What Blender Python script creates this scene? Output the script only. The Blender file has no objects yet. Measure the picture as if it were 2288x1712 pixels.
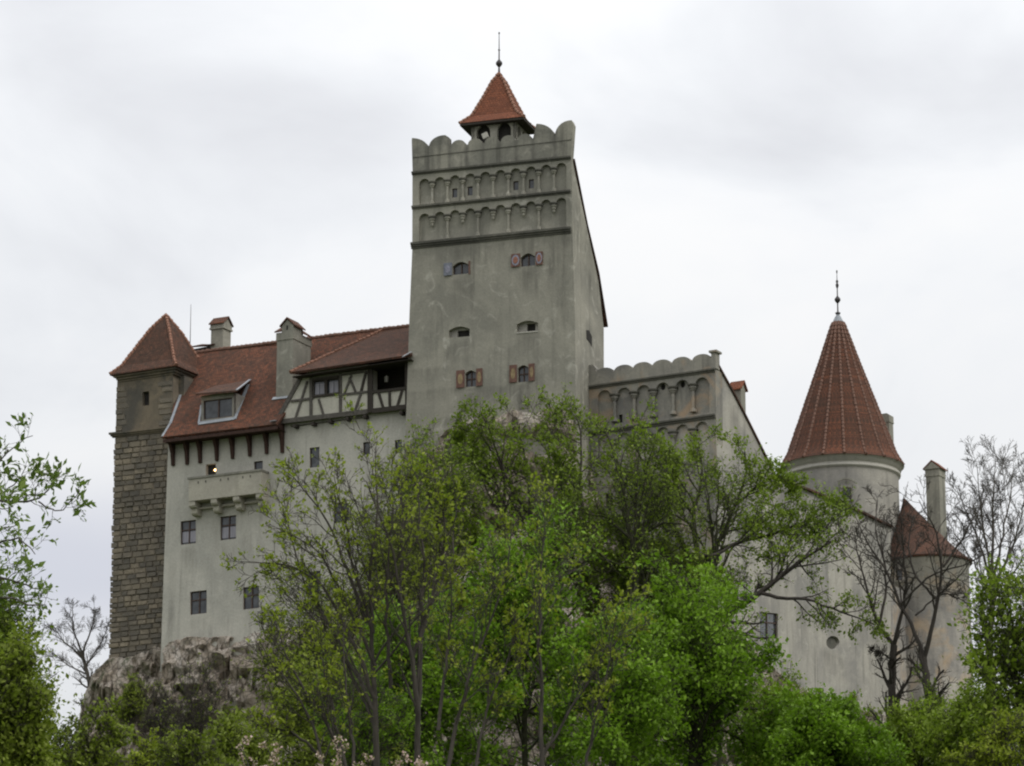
import bpy, math, random
import numpy as np
from mathutils import Vector, noise
from mathutils.geometry import tessellate_polygon

scene = bpy.context.scene
C = scene.collection
random.seed(7)

# ------------------------------------------------------------------ camera
F = 7627.0            # focal length in photo pixels (photo 2288 x 1712)
CX, CY = 1144.0, 856.0
PITCH = math.radians(15.0)
CAM = Vector((0.0, 0.0, 1.7))
cam = bpy.data.cameras.new('camera')
cam.sensor_width = 36.0
cam.lens = F / 2288.0 * 36.0
cam.clip_start = 0.5
cam.clip_end = 12000
cam_ob = bpy.data.objects.new('camera', cam)
C.objects.link(cam_ob)
cam_ob.location = CAM
cam_ob.rotation_euler = (math.radians(90) + PITCH, 0, 0)
scene.camera = cam_ob

# ------------------------------------------------------------------ light
SUN_EL, SUN_AZ = 46.0, 122.0          # azimuth clockwise from +Y (view direction)
world = bpy.data.worlds.new('World')
scene.world = world
world.use_nodes = True
nt = world.node_tree
nt.nodes.clear()
def N(nt, t, **kw):
    n = nt.nodes.new(t)
    for k, v in kw.items():
        setattr(n, k, v)
    return n
def lk(nt, a, b): nt.links.new(a, b)
out = N(nt, 'ShaderNodeOutputWorld')
sky = N(nt, 'ShaderNodeTexSky', sky_type='NISHITA')
sky.sun_disc = False
sky.sun_elevation = math.radians(SUN_EL)
sky.sun_rotation = math.radians(SUN_AZ)
bg1 = N(nt, 'ShaderNodeBackground'); bg1.inputs[1].default_value = 0.10
lk(nt, sky.outputs[0], bg1.inputs[0])
tc = N(nt, 'ShaderNodeTexCoord')
mp = N(nt, 'ShaderNodeMapping'); mp.inputs['Scale'].default_value = (1.0, 1.0, 1.7)
mp.inputs['Location'].default_value = (0.31, 0.2, 0.0)
lk(nt, tc.outputs['Generated'], mp.inputs[0])
n1 = N(nt, 'ShaderNodeTexNoise'); n1.inputs['Scale'].default_value = 8.0
n1.inputs['Detail'].default_value = 6.0; n1.inputs['Roughness'].default_value = 0.5
n1.inputs['Distortion'].default_value = 0.35
lk(nt, mp.outputs[0], n1.inputs['Vector'])
cr = N(nt, 'ShaderNodeValToRGB')
cr.color_ramp.elements[0].position = 0.30; cr.color_ramp.elements[0].color = (0.765, 0.775, 0.805, 1)
cr.color_ramp.elements[1].position = 0.66; cr.color_ramp.elements[1].color = (1.0, 1.0, 1.0, 1)
e = cr.color_ramp.elements.new(0.45); e.color = (0.88, 0.895, 0.92, 1)
e = cr.color_ramp.elements.new(0.54); e.color = (0.955, 0.965, 0.98, 1)
lk(nt, n1.outputs['Fac'], cr.inputs[0])
vs_ = N(nt, 'ShaderNodeVectorMath', operation='SUBTRACT'); lk(nt, tc.outputs['Generated'], vs_.inputs[0]); vs_.inputs[1].default_value = (-0.135, 0.97, 0.205)
vm_ = N(nt, 'ShaderNodeVectorMath', operation='MULTIPLY'); lk(nt, vs_.outputs[0], vm_.inputs[0]); vm_.inputs[1].default_value = (11.0, 0.0, 38.0)
nb_ = N(nt, 'ShaderNodeTexNoise'); nb_.inputs['Scale'].default_value = 14.0; nb_.inputs['Detail'].default_value = 4.0; lk(nt, tc.outputs['Generated'], nb_.inputs['Vector'])
va_ = N(nt, 'ShaderNodeVectorMath', operation='ADD'); lk(nt, vm_.outputs[0], va_.inputs[0])
vb_ = N(nt, 'ShaderNodeVectorMath', operation='MULTIPLY_ADD'); lk(nt, nb_.outputs['Color'], vb_.inputs[0]); vb_.inputs[1].default_value = (1.0, 0, 1.0); vb_.inputs[2].default_value = (-0.5, 0, -0.5)
lk(nt, vb_.outputs[0], va_.inputs[1])
vl_ = N(nt, 'ShaderNodeVectorMath', operation='LENGTH'); lk(nt, va_.outputs[0], vl_.inputs[0])
bk_ = N(nt, 'ShaderNodeMapRange', interpolation_type='SMOOTHSTEP'); lk(nt, vl_.outputs['Value'], bk_.inputs[0])
bk_.inputs[1].default_value = 0.1; bk_.inputs[2].default_value = 1.25; bk_.inputs[3].default_value = 0.75; bk_.inputs[4].default_value = 0.0
bm_ = N(nt, 'ShaderNodeMix', data_type='RGBA'); lk(nt, bk_.outputs[0], bm_.inputs[0]); lk(nt, cr.outputs[0], bm_.inputs[6]); bm_.inputs[7].default_value = (0.68, 0.70, 0.80, 1)
bg2 = N(nt, 'ShaderNodeBackground'); sz = N(nt, 'ShaderNodeSeparateXYZ'); lk(nt, tc.outputs['Generated'], sz.inputs[0])
grad = N(nt, 'ShaderNodeMath', operation='MULTIPLY_ADD'); lk(nt, sz.outputs[2], grad.inputs[0])
grad.inputs[1].default_value = 1.25; grad.inputs[2].default_value = 0.66   # overcast sky: zenith brighter than horizon
lk(nt, grad.outputs[0], bg2.inputs[1])
lk(nt, bm_.outputs[2], bg2.inputs[0])
mx = N(nt, 'ShaderNodeMixShader'); mx.inputs[0].default_value = 0.92
lk(nt, bg1.outputs[0], mx.inputs[1]); lk(nt, bg2.outputs[0], mx.inputs[2])
lk(nt, mx.outputs[0], out.inputs[0])

sun = bpy.data.lights.new('sun', 'SUN')
sun.energy = 1.25
sun.angle = math.radians(25)
sun.color = (1.0, 0.965, 0.91)
sun_ob = bpy.data.objects.new('sun', sun)
C.objects.link(sun_ob)
az, el = math.radians(SUN_AZ), math.radians(SUN_EL)
sd = Vector((math.sin(az)*math.cos(el), math.cos(az)*math.cos(el), math.sin(el)))
sun_ob.rotation_euler = sd.to_track_quat('Z', 'Y').to_euler()
sun_ob.location = (60, 100, 150)

scene.view_settings.view_transform = 'Standard'
scene.view_settings.look = 'None'
scene.view_settings.gamma = 1
scene.view_settings.exposure = 0.0
scene.cycles.filter_width = 2.15

# ------------------------------------------------------------------ pixel rays and vertical planes
cp, sp = math.cos(PITCH), math.sin(PITCH)
def ray(px, py):
    a, b = (px - CX) / F, -(py - CY) / F
    return Vector((a, cp - b*sp, sp + b*cp))
class Plane:
    """vertical plane: o a point, d the horizontal direction to the right, inn into the building"""
    def __init__(s, o, ang=None, d=None):
        s.o = Vector(o)
        s.d = Vector((math.cos(ang), -math.sin(ang), 0)) if d is None else Vector(d).normalized()
        s.inn = Vector((-s.d.y, s.d.x, 0))
        s.n = s.inn
    def off(s, k): return Plane(s.o + s.inn*k, d=s.d)
    def at(s, px, py):
        r = ray(px, py)
        t = (s.o - CAM).dot(s.n) / r.dot(s.n)
        return CAM + r*t
class Plane3:
    def __init__(s, a, b, c):
        s.o = a; s.n = (b-a).cross(c-a).normalized()
        if s.n.z < 0: s.n = -s.n
    def at(s, px, py):
        r = ray(px, py)
        return CAM + r*((s.o - CAM).dot(s.n) / r.dot(s.n))
    def off(s, k):
        p = Plane3.__new__(Plane3); p.o = s.o + s.n*k; p.n = s.n; return p
def atY(px, py, Y):
    r = ray(px, py)
    return CAM + r*((Y - CAM.y)/r.y)
def zfor(X, Y, py):
    """height at plan position X, Y that shows at photo row py"""
    b = -(py - CY)/F
    return CAM.z + (Y - CAM.y)*(sp + b*cp)/(cp - b*sp)
def mpx(p):   # metres per photo pixel at point p
    return ((p - CAM).dot(Vector((0, cp, sp))))/F

# ------------------------------------------------------------------ materials
def new_mat(name):
    m = bpy.data.materials.new(name); m.use_nodes = True
    nt = m.node_tree; nt.nodes.clear()
    o = N(nt, 'ShaderNodeOutputMaterial'); b = N(nt, 'ShaderNodeBsdfPrincipled')
    b.inputs['Specular IOR Level'].default_value = 0.25
    lk(nt, b.outputs[0], o.inputs[0])
    return m, nt, b
def c4(c): return (c[0], c[1], c[2], 1)
def noise_node(nt, vec, scale, detail=5, rough=0.6, dist=0.0):
    n = N(nt, 'ShaderNodeTexNoise')
    n.inputs['Scale'].default_value = scale; n.inputs['Detail'].default_value = detail
    n.inputs['Roughness'].default_value = rough; n.inputs['Distortion'].default_value = dist
    if vec is not None: lk(nt, vec, n.inputs['Vector'])
    return n
def ramp(nt, fac, stops):
    r = N(nt, 'ShaderNodeValToRGB')
    el = r.color_ramp.elements
    while len(el) < len(stops): el.new(0.5)
    for e, (p, c) in zip(el, stops):
        e.position = p; e.color = c4(c) if not isinstance(c, (int, float)) else (c, c, c, 1)
    lk(nt, fac, r.inputs[0])
    return r
def mixc(nt, fac, a, b, mode='MIX'):
    m = N(nt, 'ShaderNodeMix', data_type='RGBA', blend_type=mode)
    for s, v in ((0, fac), (6, a), (7, b)):
        if isinstance(v, (int, float)): m.inputs[s].default_value = v
        elif isinstance(v, tuple): m.inputs[s].default_value = c4(v)
        else: lk(nt, v, m.inputs[s])
    return m.outputs[2]
def bump(nt, b, h, strength, dist=0.05):
    bp = N(nt, 'ShaderNodeBump'); bp.inputs['Strength'].default_value = strength
    bp.inputs['Distance'].default_value = dist
    lk(nt, h, bp.inputs['Height']); lk(nt, bp.outputs[0], b.inputs['Normal'])
def objco(nt, scale=(1, 1, 1)):
    t = N(nt, 'ShaderNodeTexCoord'); m = N(nt, 'ShaderNodeMapping')
    m.inputs['Scale'].default_value = scale
    lk(nt, t.outputs['Object'], m.inputs[0])
    return m.outputs[0]
def plaster(name, base, dark, light, streak=0.5, patch=0.5, warm=None, gate0=0.15):
    m, nt, b = new_mat(name)
    v = objco(nt)
    big = noise_node(nt, v, 0.22, 6, 0.62, 0.6)
    col = mixc(nt, ramp(nt, big.outputs[0], [(0.40, 0.0), (0.60, 1.0)]).outputs[0], dark, base)
    mid = noise_node(nt, v, 0.9, 7, 0.6, 1.2)
    col = mixc(nt, ramp(nt, mid.outputs[0], [(0.56, 0.0), (0.72, patch)]).outputs[0], col, light)
    # rain streaks running down
    sv = objco(nt, (1.6, 1.6, 0.12))
    st = noise_node(nt, sv, 1.0, 5, 0.65, 0.3)
    gate = noise_node(nt, v, 0.35, 3, 0.5)
    g = N(nt, 'ShaderNodeMath', operation='MULTIPLY')
    lk(nt, ramp(nt, st.outputs[0], [(0.50, 0.0), (0.70, streak)]).outputs[0], g.inputs[0])
    lk(nt, ramp(nt, gate.outputs[0], [(0.40, gate0), (0.62, 1.0)]).outputs[0], g.inputs[1])
    col = mixc(nt, g.outputs[0], col, (dark[0]*0.42, dark[1]*0.42, dark[2]*0.42))
    if warm:
        w = noise_node(nt, v, 0.45, 5, 0.6, 0.8)
        col = mixc(nt, ramp(nt, w.outputs[0], [(0.52, 0.0), (0.68, 0.8)]).outputs[0], col, warm)
    fine = noise_node(nt, v, 9.0, 4, 0.7)
    col = mixc(nt, 0.35, col, ramp(nt, fine.outputs[0], [(0.3, 0.35), (0.7, 0.75)]).outputs[0], 'OVERLAY')
    lk(nt, col, b.inputs['Base Color'])
    b.inputs['Roughness'].default_value = 0.95
    bump(nt, b, mixc(nt, 0.5, mid.outputs[1], fine.outputs[1]), 0.55, 0.05)
    return m
def tiles(name, c1, c2, dark, moss, w=0.19, h=0.17):
    m, nt, b = new_mat(name)
    t = N(nt, 'ShaderNodeTexCoord')
    wob = noise_node(nt, t.outputs['UV'], 1.3, 3, 0.5)
    wv = N(nt, 'ShaderNodeVectorMath', operation='MULTIPLY_ADD')
    lk(nt, wob.outputs['Color'], wv.inputs[0]); wv.inputs[1].default_value = (0.05, 0.05, 0)
    lk(nt, t.outputs['UV'], wv.inputs[2])
    br = N(nt, 'ShaderNodeTexBrick')
    br.inputs['Scale'].default_value = 1.0
    br.inputs['Brick Width'].default_value = w; br.inputs['Row Height'].default_value = h
    br.inputs['Mortar Size'].default_value = 0.012; br.inputs['Mortar Smooth'].default_value = 0.4
    br.inputs['Bias'].default_value = 0.0
    br.inputs['Color1'].default_value = c4(c1); br.inputs['Color2'].default_value = c4(c2)
    br.inputs['Mortar'].default_value = (0.02, 0.014, 0.01, 1)
    lk(nt, wv.outputs[0], br.inputs['Vector'])
    o = objco(nt)
    big = noise_node(nt, o, 0.5, 6, 0.65, 0.5)
    col = mixc(nt, ramp(nt, big.outputs[0], [(0.40, 0.0), (0.66, 0.75)]).outputs[0], br.outputs['Color'], dark)
    sp_ = noise_node(nt, t.outputs['UV'], 2.6, 5, 0.8)
    col = mixc(nt, ramp(nt, sp_.outputs[0], [(0.50, 0.0), (0.62, 0.85)]).outputs[0], col, moss)
    sp2 = noise_node(nt, t.outputs['UV'], 2.1, 6, 0.8)
    col = mixc(nt, ramp(nt, sp2.outputs[0], [(0.55, 0.0), (0.66, 0.75)]).outputs[0], col, (c1[0]*1.15, c1[1]*1.35, c1[2]*1.5))
    lk(nt, col, b.inputs['Base Color'])
    b.inputs['Roughness'].default_value = 0.9
    # rows step down towards the eave
    sx = N(nt, 'ShaderNodeSeparateXYZ'); lk(nt, wv.outputs[0], sx.inputs[0])
    md = N(nt, 'ShaderNodeMath', operation='MODULO'); lk(nt, sx.outputs[1], md.inputs[0]); md.inputs[1].default_value = h
    hh = N(nt, 'ShaderNodeMath', operation='MULTIPLY_ADD')
    lk(nt, br.outputs['Fac'], hh.inputs[0]); hh.inputs[1].default_value = -0.10
    lk(nt, md.outputs[0], hh.inputs[2])
    h2 = N(nt, 'ShaderNodeMath', operation='MULTIPLY_ADD')
    lk(nt, sp_.outputs[0], h2.inputs[0]); h2.inputs[1].default_value = 0.25; lk(nt, hh.outputs[0], h2.inputs[2])
    bump(nt, b, h2.outputs[0], 0.9, 0.16)
    return m
def simple(name, base, var=0.35, scale=3.0, rough=0.85, bumpk=0.3, stretch=(1, 1, 1), metal=0.0):
    m, nt, b = new_mat(name)
    v = objco(nt, stretch)
    n = noise_node(nt, v, scale, 6, 0.65, 0.3)
    lo = tuple(x*(1-var) for x in base); hi = tuple(min(1, x*(1+var)) for x in base)
    lk(nt, ramp(nt, n.outputs[0], [(0.3, lo), (0.7, hi)]).outputs[0], b.inputs['Base Color'])
    b.inputs['Roughness'].default_value = rough; b.inputs['Metallic'].default_value = metal
    if bumpk: bump(nt, b, n.outputs[0], bumpk, 0.03)
    return m
def leaf_mat(name, a, b_, c_, trans=0.35):
    m = bpy.data.materials.new(name); m.use_nodes = True
    nt = m.node_tree; nt.nodes.clear()
    o = N(nt, 'ShaderNodeOutputMaterial')
    at = N(nt, 'ShaderNodeAttribute', attribute_name='shade')
    r = ramp(nt, at.outputs['Fac'], [(0.0, a), (0.55, b_), (1.0, c_)])
    d = N(nt, 'ShaderNodeBsdfPrincipled'); d.inputs['Roughness'].default_value = 0.6
    d.inputs['Specular IOR Level'].default_value = 0.2
    t = N(nt, 'ShaderNodeBsdfTranslucent')
    lk(nt, r.outputs[0], d.inputs['Base Color'])
    lk(nt, mixc(nt, 0.6, r.outputs[0], (1.0, 1.25, 0.35), 'MULTIPLY'), t.inputs[0])
    ms = N(nt, 'ShaderNodeMixShader'); ms.inputs[0].default_value = trans
    lk(nt, d.outputs[0], ms.inputs[1]); lk(nt, t.outputs[0], ms.inputs[2]); lk(nt, ms.outputs[0], o.inputs[0])
    return m
M = {}
M['grey'] = plaster('grey_render', (0.285, 0.272, 0.225), (0.205, 0.198, 0.166), (0.40, 0.385, 0.33), 0.75, 0.75)
M['grey_d'] = plaster('weathered_render', (0.27, 0.258, 0.212), (0.15, 0.147, 0.125), (0.36, 0.34, 0.285), 1.0, 0.5, None, 0.7)
M['warmgrey'] = plaster('patched_render', (0.27, 0.255, 0.215), (0.16, 0.155, 0.142), (0.35, 0.32, 0.275), 0.8, 0.5, (0.36, 0.26, 0.17))
M['white'] = plaster('white_limewash', (0.43, 0.412, 0.36), (0.345, 0.335, 0.295), (0.48, 0.465, 0.41), 0.5, 0.5)
M['white2'] = plaster('stained_limewash', (0.355, 0.335, 0.29), (0.235, 0.225, 0.205), (0.43, 0.41, 0.355), 0.7, 0.75)
M['old'] = plaster('flaking_limewash', (0.40, 0.37, 0.32), (0.22, 0.208, 0.195), (0.50, 0.47, 0.41), 0.6, 0.7, (0.40, 0.30, 0.20))
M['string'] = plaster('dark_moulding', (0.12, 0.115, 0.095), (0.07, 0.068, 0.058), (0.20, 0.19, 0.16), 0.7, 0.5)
M['stone'] = plaster('brown_stone', (0.17, 0.14, 0.10), (0.085, 0.078, 0.065), (0.24, 0.19, 0.125), 0.3, 0.6)
M['upper'] = M['stone']
def stone_mat():
    m, nt, b = new_mat('quarried_stone')
    at = N(nt, 'ShaderNodeAttribute', attribute_name='shade')
    v = objco(nt)
    n = noise_node(nt, v, 2.6, 6, 0.7, 0.4)
    n2 = noise_node(nt, v, 0.30, 4, 0.6)
    a = N(nt, 'ShaderNodeMath', operation='MULTIPLY_ADD'); lk(nt, at.outputs['Fac'], a.inputs[0]); a.inputs[1].default_value = 0.55
    h = N(nt, 'ShaderNodeMath', operation='MULTIPLY'); lk(nt, n.outputs[0], h.inputs[0]); h.inputs[1].default_value = 0.55
    lk(nt, h.outputs[0], a.inputs[2])
    col = ramp(nt, a.outputs[0], [(0.10, (0.090, 0.083, 0.072)), (0.40, (0.145, 0.129, 0.104)), (0.64, (0.205, 0.176, 0.134)), (0.92, (0.28, 0.235, 0.17))]).outputs[0]
    col = mixc(nt, ramp(nt, n2.outputs[0], [(0.42, 0.0), (0.62, 0.6)]).outputs[0], col, (0.085, 0.078, 0.068))
    lk(nt, col, b.inputs['Base Color']); b.inputs['Roughness'].default_value = 0.95
    bump(nt, b, n.outputs[0], 1.0, 0.12)
    return m
M['stone'] = stone_mat()
M['joint'] = simple('dark_joint', (0.15, 0.127, 0.094), 0.4, 1.5)
M['tile'] = tiles('red_tile', (0.21, 0.080, 0.044), (0.10, 0.047, 0.032), (0.075, 0.043, 0.031), (0.046, 0.036, 0.026))
M['tile_b'] = tiles('orange_tile', (0.27, 0.098, 0.052), (0.20, 0.074, 0.042), (0.15, 0.058, 0.036), (0.13, 0.055, 0.034), 0.22, 0.2)
M['tile_d'] = tiles('brown_tile', (0.15, 0.068, 0.042), (0.085, 0.044, 0.031), (0.062, 0.040, 0.030), (0.038, 0.030, 0.022))
M['cap'] = simple('ridge_tile', (0.24, 0.125, 0.085), 0.45, 6)
M['cap_d'] = simple('dark_ridge_tile', (0.155, 0.088, 0.064), 0.45, 6)
M['wood'] = simple('dark_timber', (0.038, 0.032, 0.026), 0.4, 5, 0.85, 0.4, (1, 1, 4))
M['woodg'] = simple('grey_timber', (0.088, 0.080, 0.069), 0.35, 5, 0.85, 0.4)
M['woodr'] = simple('red_brown_timber', (0.045, 0.024, 0.018), 0.4, 5)
M['cream'] = plaster('cream_infill', (0.44, 0.42, 0.355), (0.37, 0.355, 0.30), (0.48, 0.46, 0.395), 0.2, 0.3)
M['lead'] = simple('lead_flashing', (0.26, 0.28, 0.30), 0.25, 3, 0.5, 0.1)
M['iron'] = simple('dark_iron', (0.06, 0.055, 0.055), 0.3, 6, 0.5, 0.1, metal=0.3)
M['zinc'] = simple('grey_zinc', (0.21, 0.23, 0.24), 0.2, 3, 0.5, 0.1)
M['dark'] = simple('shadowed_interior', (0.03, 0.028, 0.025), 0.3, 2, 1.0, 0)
M['frame'] = simple('brown_window_frame', (0.075, 0.05, 0.04), 0.3, 6)
M['curtain'] = simple('net_curtain', (0.28, 0.27, 0.30), 0.3, 4, 1.0, 0.2, (3, 3, 0.2))
M['rock'] = None
M['red_sh'] = simple('red_shutter', (0.135, 0.075, 0.058), 0.35, 5)
M['blue_sh'] = simple('blue_grey_shutter', (0.16, 0.17, 0.20), 0.3, 5)
M['yel'] = simple('ochre_paint', (0.24, 0.18, 0.10), 0.3, 6)
M['pale'] = simple('pale_blue_paint', (0.24, 0.24, 0.29), 0.3, 6)
M['orange'] = simple('orange_paint', (0.25, 0.115, 0.08), 0.3, 6)
def glass():
    m, nt, b = new_mat('old_glass')
    v = objco(nt)
    n = noise_node(nt, v, 2.0, 3, 0.5)
    lk(nt, ramp(nt, n.outputs[0], [(0.35, (0.030, 0.034, 0.038)), (0.7, (0.075, 0.08, 0.088))]).outputs[0], b.inputs['Base Color'])
    b.inputs['Roughness'].default_value = 0.12; b.inputs['Specular IOR Level'].default_value = 0.5
    bump(nt, b, n.outputs[0], 0.25, 0.05)
    return m
M['glass'] = glass()
def rock_mat():
    m, nt, b = new_mat('limestone_rock')
    v = objco(nt)
    n = noise_node(nt, v, 0.55, 8, 0.7, 0.8)
    col = ramp(nt, n.outputs[0], [(0.28, (0.13, 0.105, 0.08)), (0.40, (0.32, 0.265, 0.205)), (0.53, (0.46, 0.40, 0.335)), (0.68, (0.64, 0.59, 0.53))]).outputs[0]
    w = noise_node(nt, v, 0.28, 4, 0.5)
    col = mixc(nt, ramp(nt, w.outputs[0], [(0.48, 0.0), (0.66, 0.7)]).outputs[0], col, (0.30, 0.245, 0.19))
    vo = N(nt, 'ShaderNodeTexVoronoi', feature='DISTANCE_TO_EDGE'); vo.inputs['Scale'].default_value = 1.7
    wv = mixc(nt, 0.35, v, n.outputs[1], 'ADD'); lk(nt, wv, vo.inputs['Vector'])
    col = mixc(nt, ramp(nt, vo.outputs[0], [(0.0, 0.75), (0.10, 0.0)]).outputs[0], col, (0.09, 0.078, 0.062))
    f = noise_node(nt, v, 5, 6, 0.75)
    col = mixc(nt, 0.6, col, ramp(nt, f.outputs[0], [(0.3, 0.2), (0.7, 0.8)]).outputs[0], 'OVERLAY')
    gm = noise_node(nt, v, 0.8, 5, 0.7)
    col = mixc(nt, ramp(nt, gm.outputs[0], [(0.55, 0.0), (0.66, 0.8)]).outputs[0], col, (0.055, 0.075, 0.025))
    lk(nt, col, b.inputs['Base Color']); b.inputs['Roughness'].default_value = 0.95
    bump(nt, b, f.outputs[0], 1.0, 0.25)
    return m
M['rock'] = rock_mat()
def grass_mat():
    m, nt, b = new_mat('hill_turf')
    v = objco(nt)
    n = noise_node(nt, v, 0.4, 8, 0.7)
    lk(nt, ramp(nt, n.outputs[0], [(0.3, (0.03, 0.045, 0.014)), (0.55, (0.06, 0.085, 0.022)), (0.75, (0.11, 0.10, 0.05))]).outputs[0], b.inputs['Base Color'])
    b.inputs['Roughness'].default_value = 1.0
    bump(nt, b, n.outputs[0], 0.8, 0.4)
    return m
M['grass'] = grass_mat()
M['bark'] = simple('dark_bark', (0.042, 0.036, 0.03), 0.4, 4, 0.95, 0.5, (1, 1, 0.3))
M['bark_g'] = simple('grey_bark', (0.085, 0.075, 0.062), 0.4, 4, 0.95, 0.5, (1, 1, 0.3))
M['bark_m'] = simple('mossy_bark', (0.045, 0.045, 0.026), 0.4, 4, 0.95, 0.5)
M['lf_maple'] = leaf_mat('maple_leaf', (0.105, 0.150, 0.018), (0.165, 0.230, 0.026), (0.24, 0.315, 0.045))
M['lf_bright'] = leaf_mat('fresh_leaf', (0.105, 0.180, 0.016), (0.165, 0.280, 0.022), (0.24, 0.38, 0.042))
M['lf_yellow'] = leaf_mat('bud_leaf', (0.16, 0.20, 0.020), (0.23, 0.28, 0.028), (0.31, 0.36, 0.05))
M['lf_olive'] = leaf_mat('olive_leaf', (0.12, 0.155, 0.022), (0.18, 0.225, 0.032), (0.26, 0.31, 0.055))
M['lf_near'] = leaf_mat('near_leaf', (0.10, 0.145, 0.035), (0.16, 0.225, 0.055), (0.25, 0.31, 0.10), 0.35)
M['bark_b'] = simple('brown_grey_bark', (0.062, 0.054, 0.045), 0.4, 4, 0.95, 0.5, (1, 1, 0.3))
M['blossom'] = leaf_mat('pink_blossom', (0.40, 0.27, 0.25), (0.52, 0.39, 0.36), (0.62, 0.50, 0.46), 0.2)
def lamp_mat():
    m = bpy.data.materials.new('lit_bulb'); m.use_nodes = True
    nt = m.node_tree; nt.nodes.clear()
    o = N(nt, 'ShaderNodeOutputMaterial'); e = N(nt, 'ShaderNodeEmission')
    e.inputs[0].default_value = (1.0, 0.62, 0.28, 1); e.inputs[1].default_value = 5.0
    lk(nt, e.outputs[0], o.inputs[0]); return m
M['bulb'] = lamp_mat()

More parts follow.
